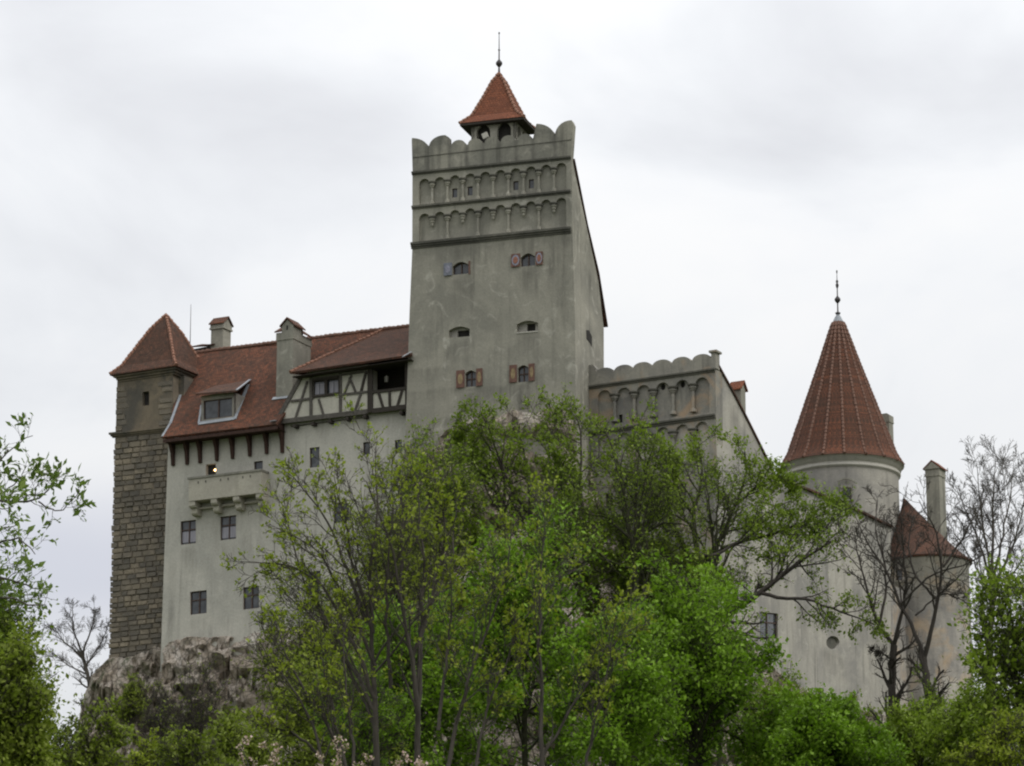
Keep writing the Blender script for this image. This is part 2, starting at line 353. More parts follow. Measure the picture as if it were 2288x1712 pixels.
# ------------------------------------------------------------------ mesh builder
ROOTLOC = {}
def tag(o, label=None, cat=None, group=None, kind=None):
    if label: o['label'] = label
    if cat: o['category'] = cat
    if group: o['group'] = group
    if kind: o['kind'] = kind
    return o
def root(name, loc, label, cat, group=None):
    o = bpy.data.objects.new(name, None); C.objects.link(o)
    o.location = loc; o.empty_display_size = 0.5
    tag(o, label, cat, group)
    ROOTLOC[o] = Vector(loc)
    return o
def base_of(o):
    while o is not None:
        if o in ROOTLOC: return ROOTLOC[o]
        o = o.parent
    return Vector((0, 0, 0))
class MB:
    def __init__(s): s.v = []; s.f = []
    def add(s, vs, fs):
        k = len(s.v); s.v += [Vector(x) for x in vs]; s.f += [tuple(i+k for i in f) for f in fs]
    def quad(s, a, b, c, d): s.add([a, b, c, d], [(0, 1, 2, 3)])
    def prism(s, loop, ext):
        """solid: planar loop pushed along the vector ext"""
        loop = [Vector(p) for p in loop]; n = len(loop); ext = Vector(ext)
        tri = tessellate_polygon([loop])
        k = len(s.v)
        s.v += loop + [p+ext for p in loop]
        for t in tri:
            s.f.append(tuple(i+k for i in t)); s.f.append(tuple(i+k+n for i in reversed(t)))
        for i in range(n):
            j = (i+1) % n
            s.f.append((k+i, k+j, k+n+j, k+n+i))
    def box(s, o, a, b, c):
        o, a, b, c = map(Vector, (o, a, b, c))
        s.add([o, o+a, o+a+b, o+b, o+c, o+a+c, o+a+b+c, o+b+c],
              [(0, 3, 2, 1), (4, 5, 6, 7), (0, 1, 5, 4), (1, 2, 6, 5), (2, 3, 7, 6), (3, 0, 4, 7)])
    def beam(s, p, q, w, t, side, outw):
        """bar from p to q: width w across (in the wall), thickness t along outw, centred on the line"""
        p, q = Vector(p), Vector(q)
        ax = (q-p).normalized(); outw = Vector(outw).normalized()
        sd = ax.cross(outw).normalized()
        s.box(p - sd*w/2, q-p, sd*w, outw*t)
    def tube(s, pts, rads, k=6):
        pts = [Vector(p) for p in pts]; rings = []
        up0 = Vector((0.31, 0.94, 0.1))
        for i, p in enumerate(pts):
            t = (pts[min(i+1, len(pts)-1)] - pts[max(i-1, 0)]).normalized()
            a = t.cross(up0).normalized(); b = t.cross(a)
            rings.append([p + (a*math.cos(2*math.pi*j/k) + b*math.sin(2*math.pi*j/k))*rads[i] for j in range(k)])
        vs = [x for r in rings for x in r]; fs = []
        for i in range(len(pts)-1):
            for j in range(k):
                fs.append((i*k+j, i*k+(j+1) % k, (i+1)*k+(j+1) % k, (i+1)*k+j))
        fs.append(tuple(range(k-1, -1, -1))); fs.append(tuple((len(pts)-1)*k+j for j in range(k)))
        s.add(vs, fs)
    def lathe(s, cx, cy, prof, k=32, a0=0.0, a1=2*math.pi, apex=None, sq=(1, 1)):
        """prof: (radius, z) or (radius, z, dx, dy)"""
        full = abs(a1-a0-2*math.pi) < 1e-6
        m = k if full else k+1
        vs = []
        for pr in prof:
            r, z = pr[0], pr[1]; dx, dy = (pr[2], pr[3]) if len(pr) > 2 else (0, 0)
            for j in range(m):
                a = a0 + (a1-a0)*j/k
                vs.append((cx+dx+r*math.cos(a), cy+dy+r*math.sin(a), z))
        fs = []
        for i in range(len(prof)-1):
            for j in range(k):
                j2 = (j+1) % m
                fs.append((i*m+j, i*m+j2, (i+1)*m+j2, (i+1)*m+j))
        s.add(vs, fs)
    def wall(s, outline, holes, inn, thick, reveal=0.35, back=True):
        """solid wall whose outer face follows the outline, with recessed openings"""
        loops = [[Vector(p) for p in outline]] + [[Vector(p) for p in h] for h in holes]
        tri = tessellate_polygon(loops)
        flat = [p for l in loops for p in l]
        k = len(s.v); s.v += flat
        for t in tri: s.f.append(tuple(i+k for i in t))
        inn = Vector(inn)
        st = 0
        for li, l in enumerate(loops):
            n = len(l); dep = inn*(thick if li == 0 else reveal)
            kk = len(s.v); s.v += [p+dep for p in l]
            for i in range(n):
                j = (i+1) % n
                s.f.append((k+st+i, k+st+j, kk+j, kk+i))
            if li == 0 and back:
                for t in tessellate_polygon([l]): s.f.append(tuple(i+kk for i in t))
            st += n
    def build(s, name, mat, parent=None, smooth=False, uv=False):
        b = base_of(parent)
        me = bpy.data.meshes.new(name)
        me.from_pydata([tuple(v-b) for v in s.v], [], s.f)
        me.materials.append(M[mat] if isinstance(mat, str) else mat)
        me.update()
        if smooth:
            me.polygons.foreach_set('use_smooth', [True]*len(me.polygons))
        if uv:
            lay = me.uv_layers.new(name='UVMap')
            co = np.empty(len(me.vertices)*3); me.vertices.foreach_get('co', co); co = co.reshape(-1, 3)
            data = np.zeros((len(me.loops), 2))
            for p in me.polygons:
                n = p.normal
                u = Vector((0, 0, 1)).cross(n)
                if u.length < 1e-3: u = Vector((1, 0, 0))
                u.normalize(); w = n.cross(u)
                if w.z < 0: w = -w
                for li in p.loop_indices:
                    q = co[me.loops[li].vertex_index]
                    data[li] = (q[0]*u.x+q[1]*u.y+q[2]*u.z + 50, q[0]*w.x+q[1]*w.y+q[2]*w.z + 50)
            lay.data.foreach_set('uv', data.ravel())
        o = bpy.data.objects.new(name, me); C.objects.link(o)
        if parent is not None: o.parent = parent
        return o
def grid_smooth(o): pass
def rect(pl, x0, y0, x1, y1, m=-0.11, arch=0.0, k=8):
    """photo rectangle on a plane; y measured at the left edge, top and bottom follow slope m"""
    dy = m*(x1-x0)
    if not arch:
        return [pl.at(x0, y0), pl.at(x1, y0+dy), pl.at(x1, y1+dy), pl.at(x0, y1)]
    pts = []
    for i in range(k+1):
        t = i/k
        pts.append(pl.at(x0+(x1-x0)*t, y0 + dy*t + arch*(1-math.sin(math.pi*t))))
    return pts + [pl.at(x1, y1+dy), pl.at(x0, y1)]
def shift(loop, v): return [p+v for p in loop]
def window(par, loop, inn, depth=0.3, cols=2, rows=2, pane='glass', frame='frame', bar=0.09, label=None, splay=None):
    """window part: pane set back in its opening, frame as sub-part; loop = opening (last two = sill corners)"""
    b = MB(); l2 = shift(loop, inn*(depth-0.03))
    cen = sum(l2, Vector())/len(l2)
    l3 = [cen + (p-cen)*1.06 for p in l2]
    b.prism(l3, inn*0.03)
    w = b.build('window', pane, par)
    if label: w['label'] = label
    if frame:
        f = MB(); n = len(l2); o = inn*(-0.06)
        for i in range(n):
            p, q = l2[i], l2[(i+1) % n]
            f.beam(p, q, bar, 0.08, None, -inn)
        br, bl = l2[-2], l2[-1]; tl, tr = l2[0], l2[n-3]
        top = max(p.z for p in l2)
        for c in range(1, cols):
            t = c/cols; pb = bl.lerp(br, t)
            pt = Vector((pb.x, pb.y, pb.z + (top-(bl.z+br.z)/2)*0.98))
            f.beam(pb, pt, bar*0.8, 0.07, None, -inn)
        for r in range(1, rows):
            t = r/rows if rows != 2 else 0.62
            f.beam(bl.lerp(tl, t), br.lerp(tr, t), bar*0.8, 0.065, None, -inn)
        f.build('frame', frame, w)
    return w
def strip(mb, p, q, h, outw, proj, inset=0.03):
    """horizontal moulding from p to q (upper edge), h high, standing proj out of the wall"""
    p, q = Vector(p), Vector(q)
    mb.box(p - outw*inset - Vector((0, 0, h)), q-p, Vector((0, 0, h)), outw*(proj+inset))
def moulding(par, p, q, outw, steps, mat='string', name='cornice', ends=0.0):
    """steps: (height, projection) from the top down"""
    mb = MB(); z = Vector((0, 0, 0)); d = (q-p).normalized()
    for h, pr in steps:
        strip(mb, p+z-d*(ends and pr*0.9), q+z+d*(ends and pr*0.9), h-0.002, outw, pr); z -= Vector((0, 0, h))
    return mb.build(name, mat, par)
def ridge(par, p, q, r=0.13, step=0.34, mat='cap', name='ridge_tiles', parent_mb=None):
    """overlapping half-round ridge tiles between two points"""
    mb = parent_mb or MB(); p, q = Vector(p), Vector(q); L = (q-p).length; n = max(1, int(L/step)); ax = (q-p)/n
    for i in range(n):
        a = p+ax*i + Vector((0, 0, random.uniform(-0.02, 0.02)))
        mb.tube([a, a+ax*1.08], [r*1.45, r*0.9], 7)
    if parent_mb is None: return mb.build(name, mat, par)

def runs(ob, rt_, d, items, col=(0.10, 0.095, 0.08)):
    """dirt runs on a rendered wall: items = (point at the top of the run, half width m, length m, strength)"""
    m = ob.data.materials[0].copy(); m.name = ob.name + '_render'; ob.data.materials[0] = m
    nt = m.node_tree; bs = [n for n in nt.nodes if n.type == 'BSDF_PRINCIPLED'][0]; src = bs.inputs['Base Color'].links[0].from_socket
    t = N(nt, 'ShaderNodeTexCoord'); dp = N(nt, 'ShaderNodeVectorMath', operation='DOT_PRODUCT'); lk(nt, t.outputs['Object'], dp.inputs[0]); dp.inputs[1].default_value = tuple(d)
    sx = N(nt, 'ShaderNodeSeparateXYZ'); lk(nt, t.outputs['Object'], sx.inputs[0])
    def mth(op, a, b=None, c=None):
        n = N(nt, 'ShaderNodeMath', operation=op)
        for i, v in enumerate((a, b, c)):
            if v is None: continue
            if isinstance(v, (int, float)): n.inputs[i].default_value = v
            else: lk(nt, v, n.inputs[i])
        return n.outputs[0]
    st = noise_node(nt, objco(nt, (2.3, 2.3, 0.3)), 1.0, 6, 0.65, 0.5)
    stv = ramp(nt, st.outputs[0], [(0.32, 0.0), (0.68, 1.0)]).outputs[0]
    tot = None
    for p, w, ln, k in items:
        q = p - ROOTLOC[rt_]
        a = mth('MAXIMUM', mth('SUBTRACT', 1.0, mth('DIVIDE', mth('ABSOLUTE', mth('SUBTRACT', dp.outputs['Value'], q.dot(d))), w)), 0.0)
        tt_ = mth('DIVIDE', mth('SUBTRACT', q.z, sx.outputs[2]), ln)
        b = mth('MULTIPLY', mth('MINIMUM', mth('MAXIMUM', mth('MULTIPLY', tt_, 5.0), 0.0), 1.0), mth('MAXIMUM', mth('SUBTRACT', 1.0, tt_), 0.0))
        v = mth('MULTIPLY', mth('MULTIPLY', mth('MINIMUM', mth('MULTIPLY', a, 2.5), 1.0), b), k)
        tot = v if tot is None else mth('MAXIMUM', tot, v)
    lk(nt, mixc(nt, mth('MULTIPLY', tot, stv), src, col), bs.inputs['Base Color'])
def Z(x0, y0, s): return lambda x, y: (x0 + x/s, y0 + y/s)
z1 = Z(880, 50, 3.01); z2 = Z(880, 500, 3.01); z3 = Z(220, 660, 4.138); z4 = Z(560, 680, 4.355)
z5 = Z(220, 950, 3.01); z6 = Z(1280, 760, 4.138); z7 = Z(1680, 580, 2.758); z8 = Z(1680, 1100, 2.704)
zE = Z(500, 900, 2.038); zC = Z(1000, 860, 1.9425); zG = Z(1600, 860, 1.942); zJ = Z(0, 900, 2.038)
UP = Vector((0, 0, 1))
R_ = math.radians

# planes of the castle
T = Plane((0, 220, 0), R_(18))                                   # square tower front
L = Plane(T.at(912, 900) + T.inn*0.7, R_(26.6))                  # residential wing front
Q = Plane(L.at(362, 1200) + L.inn*1.3, R_(28))                   # corner tower front
TR = Plane(T.at(1287, 890), d=T.inn)                             # square tower right side
G = Plane(TR.at(1316, 860), R_(29))                              # arcaded wing front
S = Plane(G.at(1599, 900), d=G.inn)                              # arcaded wing right side

# ================================================================== square tower
tw = root('square_tower', T.at(1100, 1100), 'tall square grey rendered tower with swallowtail battlements and red pyramid lantern', 'tower')
o_T = -T.inn
def arcade_hole(fn, xs, rad, tops, bottoms, xl, xr, pl):
    """outline of a row of arches: xs centres, tops(x) crown line, bottoms(x) floor line (all in zoom units)"""
    pts = []
    pts.append(pl.at(*fn(xl, bottoms(xl))))
    for i, x in enumerate(xs):
        r = rad
        for j in range(9):
            a = math.pi*(1 - j/8)
            X = x + r*math.cos(a); Y = tops(x) + r*1.05*(1-math.sin(a)) + (X-x)*(tops(xs[-1])-tops(xs[0]))/(xs[-1]-xs[0])
            if i == 0 and j == 0: X = xl
            if i == len(xs)-1 and j == 8: X = xr
            pts.append(pl.at(*fn(X, Y)))
    pts.append(pl.at(*fn(xr, bottoms(xr))))
    return pts
axs = [205 + 102.2*i for i in range(10)]
row1 = arcade_hole(z1, axs, 36, lambda x: 1052-(x-205)*0.116, lambda x: 1236-(x-130)*0.1035, 168, 1160, T)
row2 = arcade_hole(z1, axs, 36, lambda x: 1286-(x-205)*0.115, lambda x: 1482-(x-130)*0.10, 168, 1160, T)
def zz(fn, pl, *a): return pl.at(*fn(*a))
def zrect(fn, pl, x0, y0, x1, y1, m=-0.11, arch=0.0):
    a, b = fn(x0, y0); c, d = fn(x1, y1); s_ = fn(1, 0)[0]-fn(0, 0)[0]
    return rect(pl, a, b, c, d, m, arch*s_)
w_tl = zrect(z2, T, 395, 262, 505, 345, -0.1, 26)
w_tr = zrect(z2, T, 852, 205, 950, 290, -0.1, 26)
w_ml = zrect(z2, T, 370, 697, 510, 768, -0.08, 22)
w_mr = zrect(z2, T, 826, 658, 970, 733, -0.08, 20)
w_bl = zrect(z2, T, 480, 990, 552, 1100, -0.1, 20)
w_br = zrect(z2, T, 833, 955, 905, 1068, -0.1, 20)
mb = MB()
front = [(921.5, 388), (1277, 351), (1279, 520), (1284, 700), (1287, 890), (1290, 1120), (900, 1120), (908, 915), (915, 700), (921, 560)]
mb.wall([T.at(*p) for p in front], [row1, row2, w_tl, w_tr, w_ml, w_mr, w_bl, w_br], T.inn, 0.9, 0.42)
fw_ = mb.build('front_wall', 'grey', tw)
it_ = [((l_[-1]+l_[-2])/2, .9, random.uniform(2.0, 4.5), .75) for l_ in (w_tl, w_tr, w_ml, w_mr, w_bl, w_br)]
for x_ in (160, 205, 300, 395, 470, 560, 640, 700, 760, 850, 940, 1010, 1090, 1150):
    it_.append((T.at(*z1(x_, 1530-(x_-130)*.108)), random.uniform(.5, 1.3), random.uniform(1.2, 3.6), random.uniform(.5, .95)))
it_ += [(T.at(*z2(x_, y_)), random.uniform(1.2, 2.6), random.uniform(.9, 1.6), .6) for x_, y_ in ((250, 1110), (380, 1095), (560, 1090), (800, 1080), (420, 1290), (200, 960))]
runs(fw_, tw, T.d, it_)
# right side wall, cut by the roof that falls to the back
wr_top = [(1281, 357), (1311, 505), (1335, 612), (1347, 735)]
fe = [T.at(*p) for p in front[1:6]]
slit = [TR.at(*z2(x, y)) for x, y in ((1296, 716), (1312, 716), (1331, 760), (1331, 828), (1318, 800), (1298, 775))]
pb = [TR.at(1350, 1120), TR.at(1349, 735)]
side = fe + pb + [TR.at(1337, 628), TR.at(1312, 512)]
mb = MB(); mb.wall([p + T.d*0.003 + (T.inn*0.012 if i < 5 else T.inn*0) for i, p in enumerate(side)], [], -T.d, 0.24, 0.2)
mb.build('side_wall', 'grey', tw, False)
depthv = T.inn*6.6
lw = [T.at(*p) for p in (front[0], front[9], front[8], front[7], front[6])]
mb = MB(); bk = pb[1].z
loopl = [lw[0]+T.inn*0.9] + [p+T.inn*0.9 for p in lw[1:]] + [lw[4]+depthv, Vector((lw[3].x, lw[3].y, bk))+depthv]
mb.wall(loopl, [], T.d, 0.7)
mb.build('rear_wall', 'grey', tw)
# roof slab falling to the back
ra = T.at(1281, 350)+T.inn*0.62; rb = TR.at(1357, 728)
rpath = [T.at(1279.5, 352)+T.inn*0.3+T.d*0.02, TR.at(1312.5, 502), TR.at(1338, 610), TR.at(1357, 728)]
Wd = (T.at(1277, 351)-T.at(921.5, 388)); Wd.z = 0
mb = MB()
for i in range(3):
    a, b = rpath[i]+T.d*0.05, rpath[i+1]+T.d*0.05
    n = UP*0.10
    mb.prism([a, b, b-Wd-T.d*0.2, a-Wd-T.d*0.2], -n)
mb.build('roof', 'tile_d', tw, uv=True)
# slit of the side wall, as a dark recess in its stone surround
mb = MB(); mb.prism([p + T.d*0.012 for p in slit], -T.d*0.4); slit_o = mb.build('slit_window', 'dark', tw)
# parapet
def q_el(cx, cy, rx, ry, a0, a1, n=7):
    return [(cx+rx*math.cos(a0+(a1-a0)*i/n), cy-ry*math.sin(a0+(a1-a0)*i/n)) for i in range(n+1)]
pp = [(126, 1012)] + [(120, 790)] + q_el(122, 842, 106, 64, math.pi/2, 0.0) + q_el(345, 842, 110, 84, math.pi, math.pi/2) + [(368, 772), (372, 832)]
base_l = lambda x: 834 - (x-375)*0.092
for i in range(5):
    x0 = 378 + i*111
    pp += [(x0+4, base_l(x0))] + [(x0+56-47*math.cos(math.pi*j/8), base_l(x0+56) - 2 - 36*math.sin(math.pi*j/8) - (x0+56-47*math.cos(math.pi*j/8)-x0-56)*0.092) for j in range(9)] + [(x0+108, base_l(x0+108))]
pp += [(936, 780), (958, 684)] + q_el(962, 764, 116, 82, math.pi/2, 0.0) + q_el(1195, 764, 112, 106, math.pi, math.pi/2) + [(1206, 684), (1191, 902)]
mb = MB(); TP = T.off(-0.04)
mb.prism([TP.at(*z1(x, y)) for x, y in pp], T.inn*0.6)
par = mb.build('parapet', 'grey_d', tw)
pm_ = M['grey_d'].copy(); pm_.name = 'parapet_render'; M['parapet'] = pm_; par.data.materials[0] = pm_
nt = pm_.node_tree; bs_ = [n for n in nt.nodes if n.type == 'BSDF_PRINCIPLED'][0]; src_ = bs_.inputs['Base Color'].links[0].from_socket
tc_n = N(nt, 'ShaderNodeTexCoord'); dt_ = N(nt, 'ShaderNodeVectorMath', operation='DOT_PRODUCT'); lk(nt, tc_n.outputs['Object'], dt_.inputs[0]); dt_.inputs[1].default_value = tuple(T.d)
wb_ = noise_node(nt, tc_n.outputs['Object'], 1.3, 4, 0.6)
dirt_ = None
for xn in (230, 374, 489, 600, 711, 822, 936, 1082):
    pn_ = (TP.at(*z1(xn, 850)) - ROOTLOC[tw]).dot(T.d)
    d_n = N(nt, 'ShaderNodeMath', operation='SUBTRACT'); lk(nt, dt_.outputs['Value'], d_n.inputs[0]); d_n.inputs[1].default_value = pn_
    ab_ = N(nt, 'ShaderNodeMath', operation='ABSOLUTE'); lk(nt, d_n.outputs[0], ab_.inputs[0])
    ad_ = N(nt, 'ShaderNodeMath', operation='MULTIPLY_ADD'); lk(nt, wb_.outputs[0], ad_.inputs[0]); ad_.inputs[1].default_value = 0.55; lk(nt, ab_.outputs[0], ad_.inputs[2])
    rm_ = ramp(nt, ad_.outputs[0], [(0.20, random.uniform(.7, .95)), (0.52, 0.0)])
    if dirt_ is None: dirt_ = rm_.outputs[0]
    else:
        mxn = N(nt, 'ShaderNodeMath', operation='MAXIMUM'); lk(nt, dirt_, mxn.inputs[0]); lk(nt, rm_.outputs[0], mxn.inputs[1]); dirt_ = mxn.outputs[0]
lk(nt, mixc(nt, dirt_, src_, (0.085, 0.082, 0.072)), bs_.inputs['Base Color'])
mb = MB(); mb.beam(TP.at(*z1(128, 910)), TP.at(*z1(1194, 790)), 0.05, 0.03, None, o_T); mb.build('string_line', 'string', par)
# mouldings
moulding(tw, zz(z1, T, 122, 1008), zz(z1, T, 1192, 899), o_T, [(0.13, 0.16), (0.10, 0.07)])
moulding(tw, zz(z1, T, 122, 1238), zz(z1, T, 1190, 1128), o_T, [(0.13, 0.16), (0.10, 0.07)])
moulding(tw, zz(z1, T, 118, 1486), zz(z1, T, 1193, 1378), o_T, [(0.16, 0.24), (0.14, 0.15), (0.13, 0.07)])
# arcade panels with openings
slots = [zrect(z1, T.off(0.27), x0, y0, x0+34, y0+60, -0.1) for x0, y0 in ((393, 1120), (496, 1106), (804, 1070), (908, 1058))]
mb = MB(); mb.wall([p+T.inn*0.27 for p in (zz(z1, T, 150, 1020), zz(z1, T, 1175, 915), zz(z1, T, 1175, 1150), zz(z1, T, 150, 1250))], slots, T.inn, 0.2, 0.19)
mb.build('arcade_panel', 'grey', tw)
for s_ in slots: window(tw, s_, T.inn, 0.17, 1, 1, 'glass', 'frame', 0.05)
mb = MB(); mb.wall([p+T.inn*0.27 for p in (zz(z1, T, 150, 1262), zz(z1, T, 1175, 1150), zz(z1, T, 1175, 1400), zz(z1, T, 150, 1500))], [], T.inn, 0.2, 0.2)
mb.build('arcade_panel', 'grey', tw)
def colonette(par, pl, top, bottom, w, mat='grey', corbel=False, depth=0.07):
    """half-round colonette: weathered capital (sub-part), shaft and base, or a short tapering pendant"""
    c = top + pl.inn*depth
    zt, zb = top.z, bottom.z
    if corbel: prof = [(w*1.02, zt-.10), (w*1.04, zt-.22), (w*.74, zt-.28), (w*.78, zt-.40), (w*.5, zt-.46), (w*.54, zt-.60), (w*.2, zt-.70), (0.0, zt-.71)]
    else: prof = [(w*1.0, zt-.10), (w*1.04, zt-.23), (w*.72, zt-.30), (w*.74, zt-.36), (w*.44, zt-.40), (w*.44, zb+.26), (w*.8, zb+.21), (w*.92, zb), (0.0, zb)]
    a = math.atan2(-pl.inn.y, -pl.inn.x)
    m = MB(); m.lathe(c.x, c.y, prof, 12, a-math.pi/2-0.5, a+math.pi/2+0.5)
    o = m.build('corbel' if corbel else 'colonette', mat, par, False)
    m = MB(); m.lathe(c.x, c.y, [(0.0, zt+.03), (w*1.38, zt+.03), (w*1.38, zt-.05), (w*1.12, zt-.08), (w*1.12, zt-.13), (0, zt-.13)], 12, a-math.pi/2-0.5, a+math.pi/2+0.5)
    m.build('capital', 'string', o)
    return o
for i in range(9):
    x = 256 + 102.2*i
    colonette(tw, T, zz(z1, T, x, 1074-(x-257)*0.112), zz(z1, T, x, 1222-(x-257)*0.105), 0.20)
    colonette(tw, T, zz(z1, T, x, 1308-(x-257)*0.112), zz(z1, T, x, 1466-(x-257)*0.10), 0.20, 'grey', i % 2 == 0)
# windows of the tower
window(tw, w_tl, T.inn, 0.3, 2, 1, 'glass')
window(tw, w_tr, T.inn, 0.3, 2, 1, 'glass')
window(tw, w_bl, T.inn, 0.3, 2, 2, 'glass')
window(tw, w_br, T.inn, 0.3, 2, 2, 'glass')
for loop, hole in ((w_ml, zrect(z2, T, 418, 712, 498, 757, -0.08)), (w_mr, zrect(z2, T, 886, 665, 942, 715, -0.08))):
    # splayed embrasure: pale back with a dark hole
    b = MB(); b.wall([p+T.inn*0.34 for p in [loop[0]+UP*0.5, loop[-3]+UP*0.5, loop[-2]-UP*.2, loop[-1]-UP*.2]], [shift(hole, T.inn*0.34)], T.inn, 0.25, 0.24)
    e = b.build('window_niche', 'white2', tw)
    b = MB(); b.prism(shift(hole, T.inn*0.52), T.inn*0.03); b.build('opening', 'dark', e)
b = MB(); strip(b, w_mr[-1], w_mr[-2], 0.07, o_T, 0.05); b.build('sill', 'white', tw)
def shutter(par, pl, fn, x0, y0, x1, y1, mat, motif=None, m=-0.1, swing=0.0):
    lp = zrect(fn, pl.off(-0.10), x0, y0, x1, y1, m)
    b = MB(); b.prism(lp, pl.inn*0.06); s = b.build('shutter', mat, par)
    if motif:
        c = sum(lp, Vector())/4; u = (lp[1]-lp[0])/2; v = (lp[0]-lp[3])/2
        for k, (mm, sc) in enumerate(motif):
            loop = [c + u*sc*math.cos(t*math.pi/8) + v*sc*math.sin(t*math.pi/8) - pl.inn*(0.012+0.012*k) for t in range(16)]
            b = MB(); b.prism(loop, pl.inn*0.01); b.build('painted_motif', mm, s)
    return s
shutter(tw, T, z2, 334, 266, 390, 350, 'blue_sh', [('pale', 0.6)])
shutter(tw, T, z2, 502, 250, 512, 338, 'red_sh')
shutter(tw, T, z2, 788, 205, 848, 292, 'red_sh', [('pale', 0.85), ('orange', 0.55)])
shutter(tw, T, z2, 953, 190, 1000, 278, 'red_sh', [('pale', 0.85), ('orange', 0.55)])
for x0, y0, x1, y1 in ((419, 988, 474, 1105), (553, 975, 594, 1092), (776, 952, 826, 1070), (906, 942, 945, 1058)):
    shutter(tw, T, z2, x0, y0, x1, y1, 'red_sh', [('yel', 0.62)])
# carved stone relief low on the tower
b = MB(); cc = zz(z2, T, 875, 1195); b.box(cc - T.d*.36 - UP*.5 - T.inn*-.02, T.d*.72, UP*1.0, o_T*.07)
for i in range(26):
    a = random.uniform(0, 6.28); r = random.uniform(0, .33)
    p = cc + T.d*r*math.cos(a) + UP*(1.35*r*math.sin(a)) - T.inn*0.02
    s_ = random.uniform(.06, .13)
    b.box(p - T.d*s_/2 - UP*s_/2, T.d*s_, UP*s_, o_T*random.uniform(.03, .1))
b.build('carved_relief', 'grey_d', tw)
# lantern on the roof
TL = T.off(0.9)
fl, fr = TL.at(*z1(440, 679)), TL.at(*z1(875, 632))
zl = (fl.z+fr.z)/2; fl.z = fr.z = zl
dd = T.inn*3.3
cen = (fl+fr)/2 + dd/2
za = zfor(cen.x, cen.y, 163)
hw = (fr-fl).length/2; hd = 1.65
def pyr(mb, cen, ud, vd, hw, hd, z0, H, prof, th=0.0):
    rings = []
    for s, t in prof:
        z = z0 + H*t
        if s < 1e-4: rings.append([Vector((cen.x, cen.y, z))]*4)
        else: rings.append([Vector((cen.x, cen.y, z)) + ud*(hw*s*a) + vd*(hd*s*b) for a, b in ((-1, -1), (1, -1), (1, 1), (-1, 1))])
    for i in range(len(rings)-1):
        for j in range(4):
            k = (j+1) % 4
            if prof[i+1][0] < 1e-4: mb.add([rings[i][j], rings[i][k], rings[i+1][0]], [(0, 1, 2)])
            else: mb.quad(rings[i][j], rings[i][k], rings[i+1][k], rings[i+1][j])
    mb.quad(*[p - UP*th for p in rings[0]])
    for j in range(4):
        k = (j+1) % 4
        mb.quad(rings[0][j], rings[0][k], rings[0][k]-UP*th, rings[0][j]-UP*th)
    return rings
lan_prof = [(1, 0), (.70, .155), (.41, .52), (.19, .82), (0, 1)]
mb = MB(); rings = pyr(mb, cen, T.d, T.inn, hw, hd, zl, za-zl, lan_prof, 0.0)
lr = mb.build('lantern_roof', 'tile_b', tw, uv=True)
mb = MB()
for j in range(4):
    for i in range(4): ridge(None, rings[i][j], rings[i+1][j], 0.09, 0.30, parent_mb=mb)
mb.build('ridge_tiles', 'cap', lr)
mb = MB(); pyr(mb, cen, T.d, T.inn, hw*.985, hd*.985, zl-0.03, 0.02, [(1, 0), (.6, 1)], 0.16)
mb.build('soffit', 'wood', lr)
b = MB(); bw, bd = hw*.70, hd*.70; bh = 2.6
for sgn, ax, ot, half, outd in ((1, T.d, -T.inn, bw, bd), (1, T.inn, T.d, bd, bw), (1, -T.d, T.inn, bw, bd), (1, -T.inn, -T.d, bd, bw)):
    o0 = Vector((cen.x, cen.y, zl-0.12)) + ot*outd
    loop = [o0 - ax*half, o0 + ax*half, o0 + ax*half - UP*bh, o0 - ax*half - UP*bh]
    hs = []
    for c_ in (-.46, .46):
        cc = o0 + ax*(half*c_*1.0); r = half*.30
        arc = [cc + ax*r*math.cos(math.pi*(1-i/8)) + UP*(-0.55 + r*1.1*math.sin(math.pi*(1-i/8))) for i in range(9)]
        hs.append(arc + [cc + ax*r - UP*1.7, cc - ax*r - UP*1.7])
    b.wall(loop, hs, -ot, 0.25, 0.25, False)
b.build('lantern_wall', 'grey', tw)
b = MB(); b.box(Vector((cen.x, cen.y, zl-2.6)) - T.d*bw*.72 - T.inn*bd*.72, T.d*bw*1.44, T.inn*bd*1.44, UP*2.5); b.build('lantern_shade_core', 'dark', tw)  # added dark core: shade behind the lantern arches put in as colour
# platform roof under the lantern
b = MB(); o0 = Vector((cen.x, cen.y, zl-2.6)); b.box(o0 - T.d*hw*1.3 - T.inn*1.6, T.d*hw*2.6, T.inn*4.0, -UP*.3); b.build('lantern_floor', 'wood', tw)
def finial(par, x, y, z0, pys, X, Y, mat='iron'):
    """rod with balls; pys: list of (photo row, radius m, stretch)"""
    prof = []
    for z, r in pys: prof.append((r, z))
    m = MB(); m.lathe(x, y, prof, 10); return m.build('finial', mat, par, True)
def ball(z, r, rod):
    return [(rod, z-r*1.25), (r*.55, z-r*.9), (r*.92, z-r*.35), (r, z), (r*.9, z+r*.4), (r*.5, z+r*.9), (rod, z+r*1.3)]
X, Y = cen.x, cen.y; zf = lambda py: zfor(X, Y, py)
prof = [(.10, zf(170)), (.06, zf(152))] + [(b_, a_) for b_, a_ in ball(zf(142), .235, .05)] + [(.04, zf(114)), (.09, zf(112)), (.035, zf(110)), (.022, zf(77)), (.06, zf(75)), (.05, zf(73)), (0, zf(71))]
m_ = MB(); m_.lathe(X, Y, prof, 12); m_.build('finial', 'iron', tw, True)
